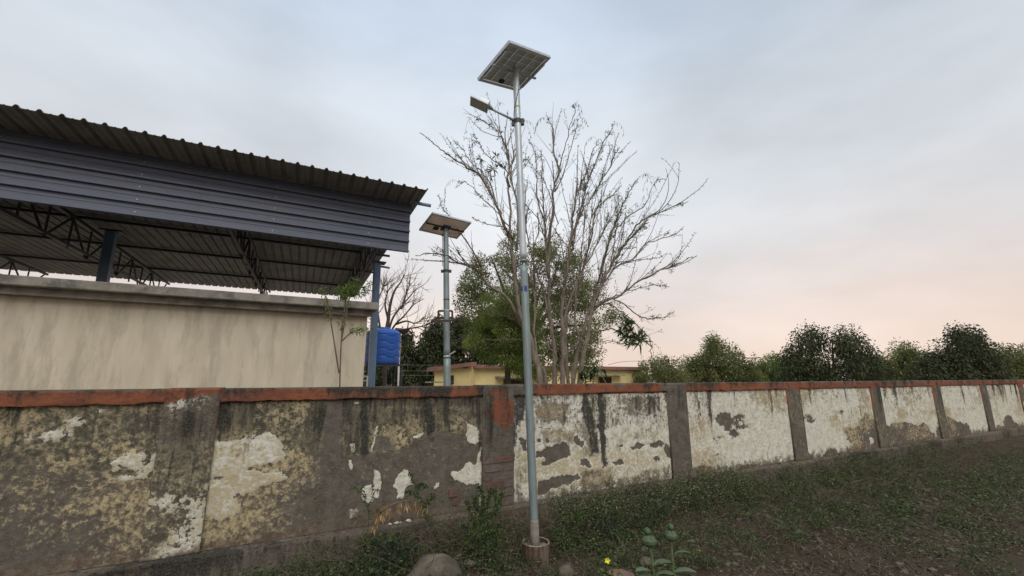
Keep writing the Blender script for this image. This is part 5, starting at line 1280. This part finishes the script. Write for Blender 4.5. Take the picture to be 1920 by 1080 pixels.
for i, (x_, y_, lab) in enumerate(((722, 1000, 'blue green weed right above the grass at lower left'), (705, 1035, 'blue green weed nearest the lower left corner, middle height'), (738, 1030, 'blue green weed just left of the boulder'), (675, 1040, 'blue green weed at the very left, low'), (690, 1062, 'blue green weed lowest at the left'), (760, 1010, 'blue green weed under the plaster lumps'))):
    ps = [[(x_, y_ + 50), (x_ + 2, y_ + 20), (x_, y_)]] + [[(x_, y_ + 35), (x_ + dx_, y_ + 18 + abs(dx_) * .2), (x_ + dx_ * 1.6, y_ + 12)] for dx_ in (-15, -9, 10, 16)]
    weed('blue_green_weed', lab, ps, 3.75, None, M['leaf_blue'], 10, .030, .010, group=GB, hang=.1)
GC = 'leafy weeds along the right plinth'
for i, (x_, y_, lab) in enumerate(((1080, 950, 'leafy weed on the plinth just right of the drum'), (1140, 960, 'grey green weed in the middle of the right plinth'), (1165, 985, 'grey green weed above the flat stone'), (1205, 955, 'leafy weed near the right frame side of the plinth'), (1100, 1000, 'low leafy weed between drum and flat stone'), (1240, 930, 'tall weed against the ledge at the right'), (1058, 985, 'weed rising close beside the drum'))):
    ps = [[(x_, y_ + 55), (x_ + 3, y_ + 25), (x_ + rng.uniform(-8, 8), y_)]] + [[(x_, y_ + 38), (x_ + dx_, y_ + 20), (x_ + dx_ * 1.5, y_ + 8 + rng.uniform(-6, 6))] for dx_ in (-17, -9, 9, 16)]
    weed('plinth_weed', lab, ps, 4.45 + .002 * (x_ - 1060), None, M['leaf_blue'] if i % 2 else M['leaf_weed'], 9, .027, .010, group=GC, hang=.1)
# bare twiggy weed leaning on the boulder
tb_ = MB()
for pts in ([(778, 1078), (772, 1050), (770, 1035), (780, 1022), (800, 1022), (812, 1035), (812, 1052), (800, 1068)], [(770, 1060), (776, 1030)], [(812, 1050), (802, 1060), (796, 1075)], [(806, 1066), (798, 1062)], [(690, 1040), (720, 1050), (745, 1062), (765, 1070)]):
    tb_.tube(smooth_line([pix(a_, b_, 3.42) for a_, b_ in pts], 6), .0022, 4, False)
o = tb_.build('bare_twig', M['bark_dark']); tag(o, 'thin bare looping twig lying over the large boulder', 'twig')
# yellow flower
yf = thing('yellow_flower', 'single small yellow flower on a low green plant beside the flat stone', 'flower', at_ground(3.55, 1138))
p_ = pix(1138.5, 1050, 3.55); MB().tube(smooth_line([[p_[0] + .01, p_[1] + .02, 0], [p_[0] + .012, p_[1], .06], p_], 4), .0025, 5).build('stem', M['stem_green'], yf)
for k in range(5):
    a_ = k * 1.2566; V = []
    d = np.array([math.cos(a_), -.55, math.sin(a_)]); s_ = np.array([-math.sin(a_), 0, math.cos(a_)])
    V = [p_, p_ + d * .012 + s_ * .009, p_ + d * .022 + s_ * .004, p_ + d * .022 - s_ * .004, p_ + d * .012 - s_ * .009]
    MB().add(V, [(0, 1, 2, 3, 4)]).build('petal', M['petal'], yf)
col = Leaves()
for _ in range(60): col.add(p_ + [rng.normal() * .05, rng.normal() * .04, -rng.uniform(.03, .14)], rng.normal(size=3), .045, .022)
col.build('leaves', M['leaf_weed'], yf)
# round podded plants close to the camera, lower right
def pod_plant(lab, x_, D_, pods, leaves, base):
    b_ = pix(*base, D_); b_[2] = 0
    t_ = thing('pod_plant', lab, 'plant', b_, 'pod bearing plants near the camera'); px_ = pods[0]
    MB().tube(smooth_line([b_, pix(*base, D_), pix(px_[0], px_[1] + 8, D_)], 6), .0065, 8).build('stem', M['stem_green'], t_, True)
    for (cx_, cy_, r_, hh) in pods:
        c0 = pix(cx_, cy_, D_); R_ = r_ / 800 * D_
        prof = [(R_ * math.sin(math.pi * i / 10) * (1 + .08 * math.cos(math.pi * i / 10)) + .0004, -R_ * hh * math.cos(math.pi * i / 10)) for i in range(11)]
        MB().lathe(c0, prof, 18).build('pod', M['pod'], t_, True)
        for k in range(7 if r_ >= 8 else 3):
            a_ = k * .93 + cx_; rd = np.array([math.cos(a_), math.sin(a_), 0]); P_ = []; wv_ = R_ * .62; td = np.array([-rd[1], rd[0], 0])
            for m2 in range(6):
                u_ = m2 / 5; th = math.pi * (.08 + .80 * u_); rr_ = R_ * (1.05 + .12 * u_); c_p = c0 + rd * rr_ * math.sin(th) + [0, 0, -rr_ * hh * math.cos(th)]; w_ = wv_ * math.sin(math.pi * (.12 + .84 * u_))
                P_ += [c_p - td * w_, c_p + rd * R_ * .06, c_p + td * w_]
            F_ = [(3 * q_ + e_, 3 * q_ + e_ + 1, 3 * q_ + e_ + 4, 3 * q_ + e_ + 3) for q_ in range(5) for e_ in (0, 1)]
            MB().add(P_, F_).build('sepal', MLL2, t_)
        for k in range(3 if r_ < 9 else 0):
            a_ = k * 1.05 + .3; long_leaf(None, c0 + [0, 0, R_ * hh * .75], (math.cos(a_) * .8, math.sin(a_) * .8, .9), R_ * .55, R_ * .22, .4).build('sepal', MLL2, t_)
    for (lx, ly, dx_, dz_, ln_, w_) in leaves:
        long_leaf(None, pix(lx, ly, D_), (dx_, rng.uniform(-.4, .1), dz_), ln_, w_, .8).build('leaf', MLL2, t_)
MLL2 = mat('pale_weed_green', (0.095, 0.13, 0.065), (0.06, 0.085, 0.042), scale=10, rough=0.6)
pod_plant('left one of the two green pod plants near the lower right, over the flat stone', 1217, 2.3, [(1217, 1014, 10.5, .85), (1214, 996, 5.5, 1.0)], [(1224, 1074, -.8, .55, .10, .045), (1226, 1080, .8, .6, .10, .045), (1225, 1082, -.9, .2, .12, .05), (1222, 1064, .5, .7, .05, .02)], (1226, 1080))
pod_plant('right one of the two green pod plants, with broader pale leaves low on its stem', 1258, 2.3, [(1258, 1004, 9, .9), (1258, 988, 5, 1.0)], [(1262, 1056, -.95, .35, .11, .05), (1262, 1026, -.6, .8, .06, .024), (1262, 1075, .9, .5, .11, .05), (1262, 1078, -.8, .3, .12, .05), (1262, 1040, .7, .6, .08, .03)], (1263, 1080))
print('scene built')
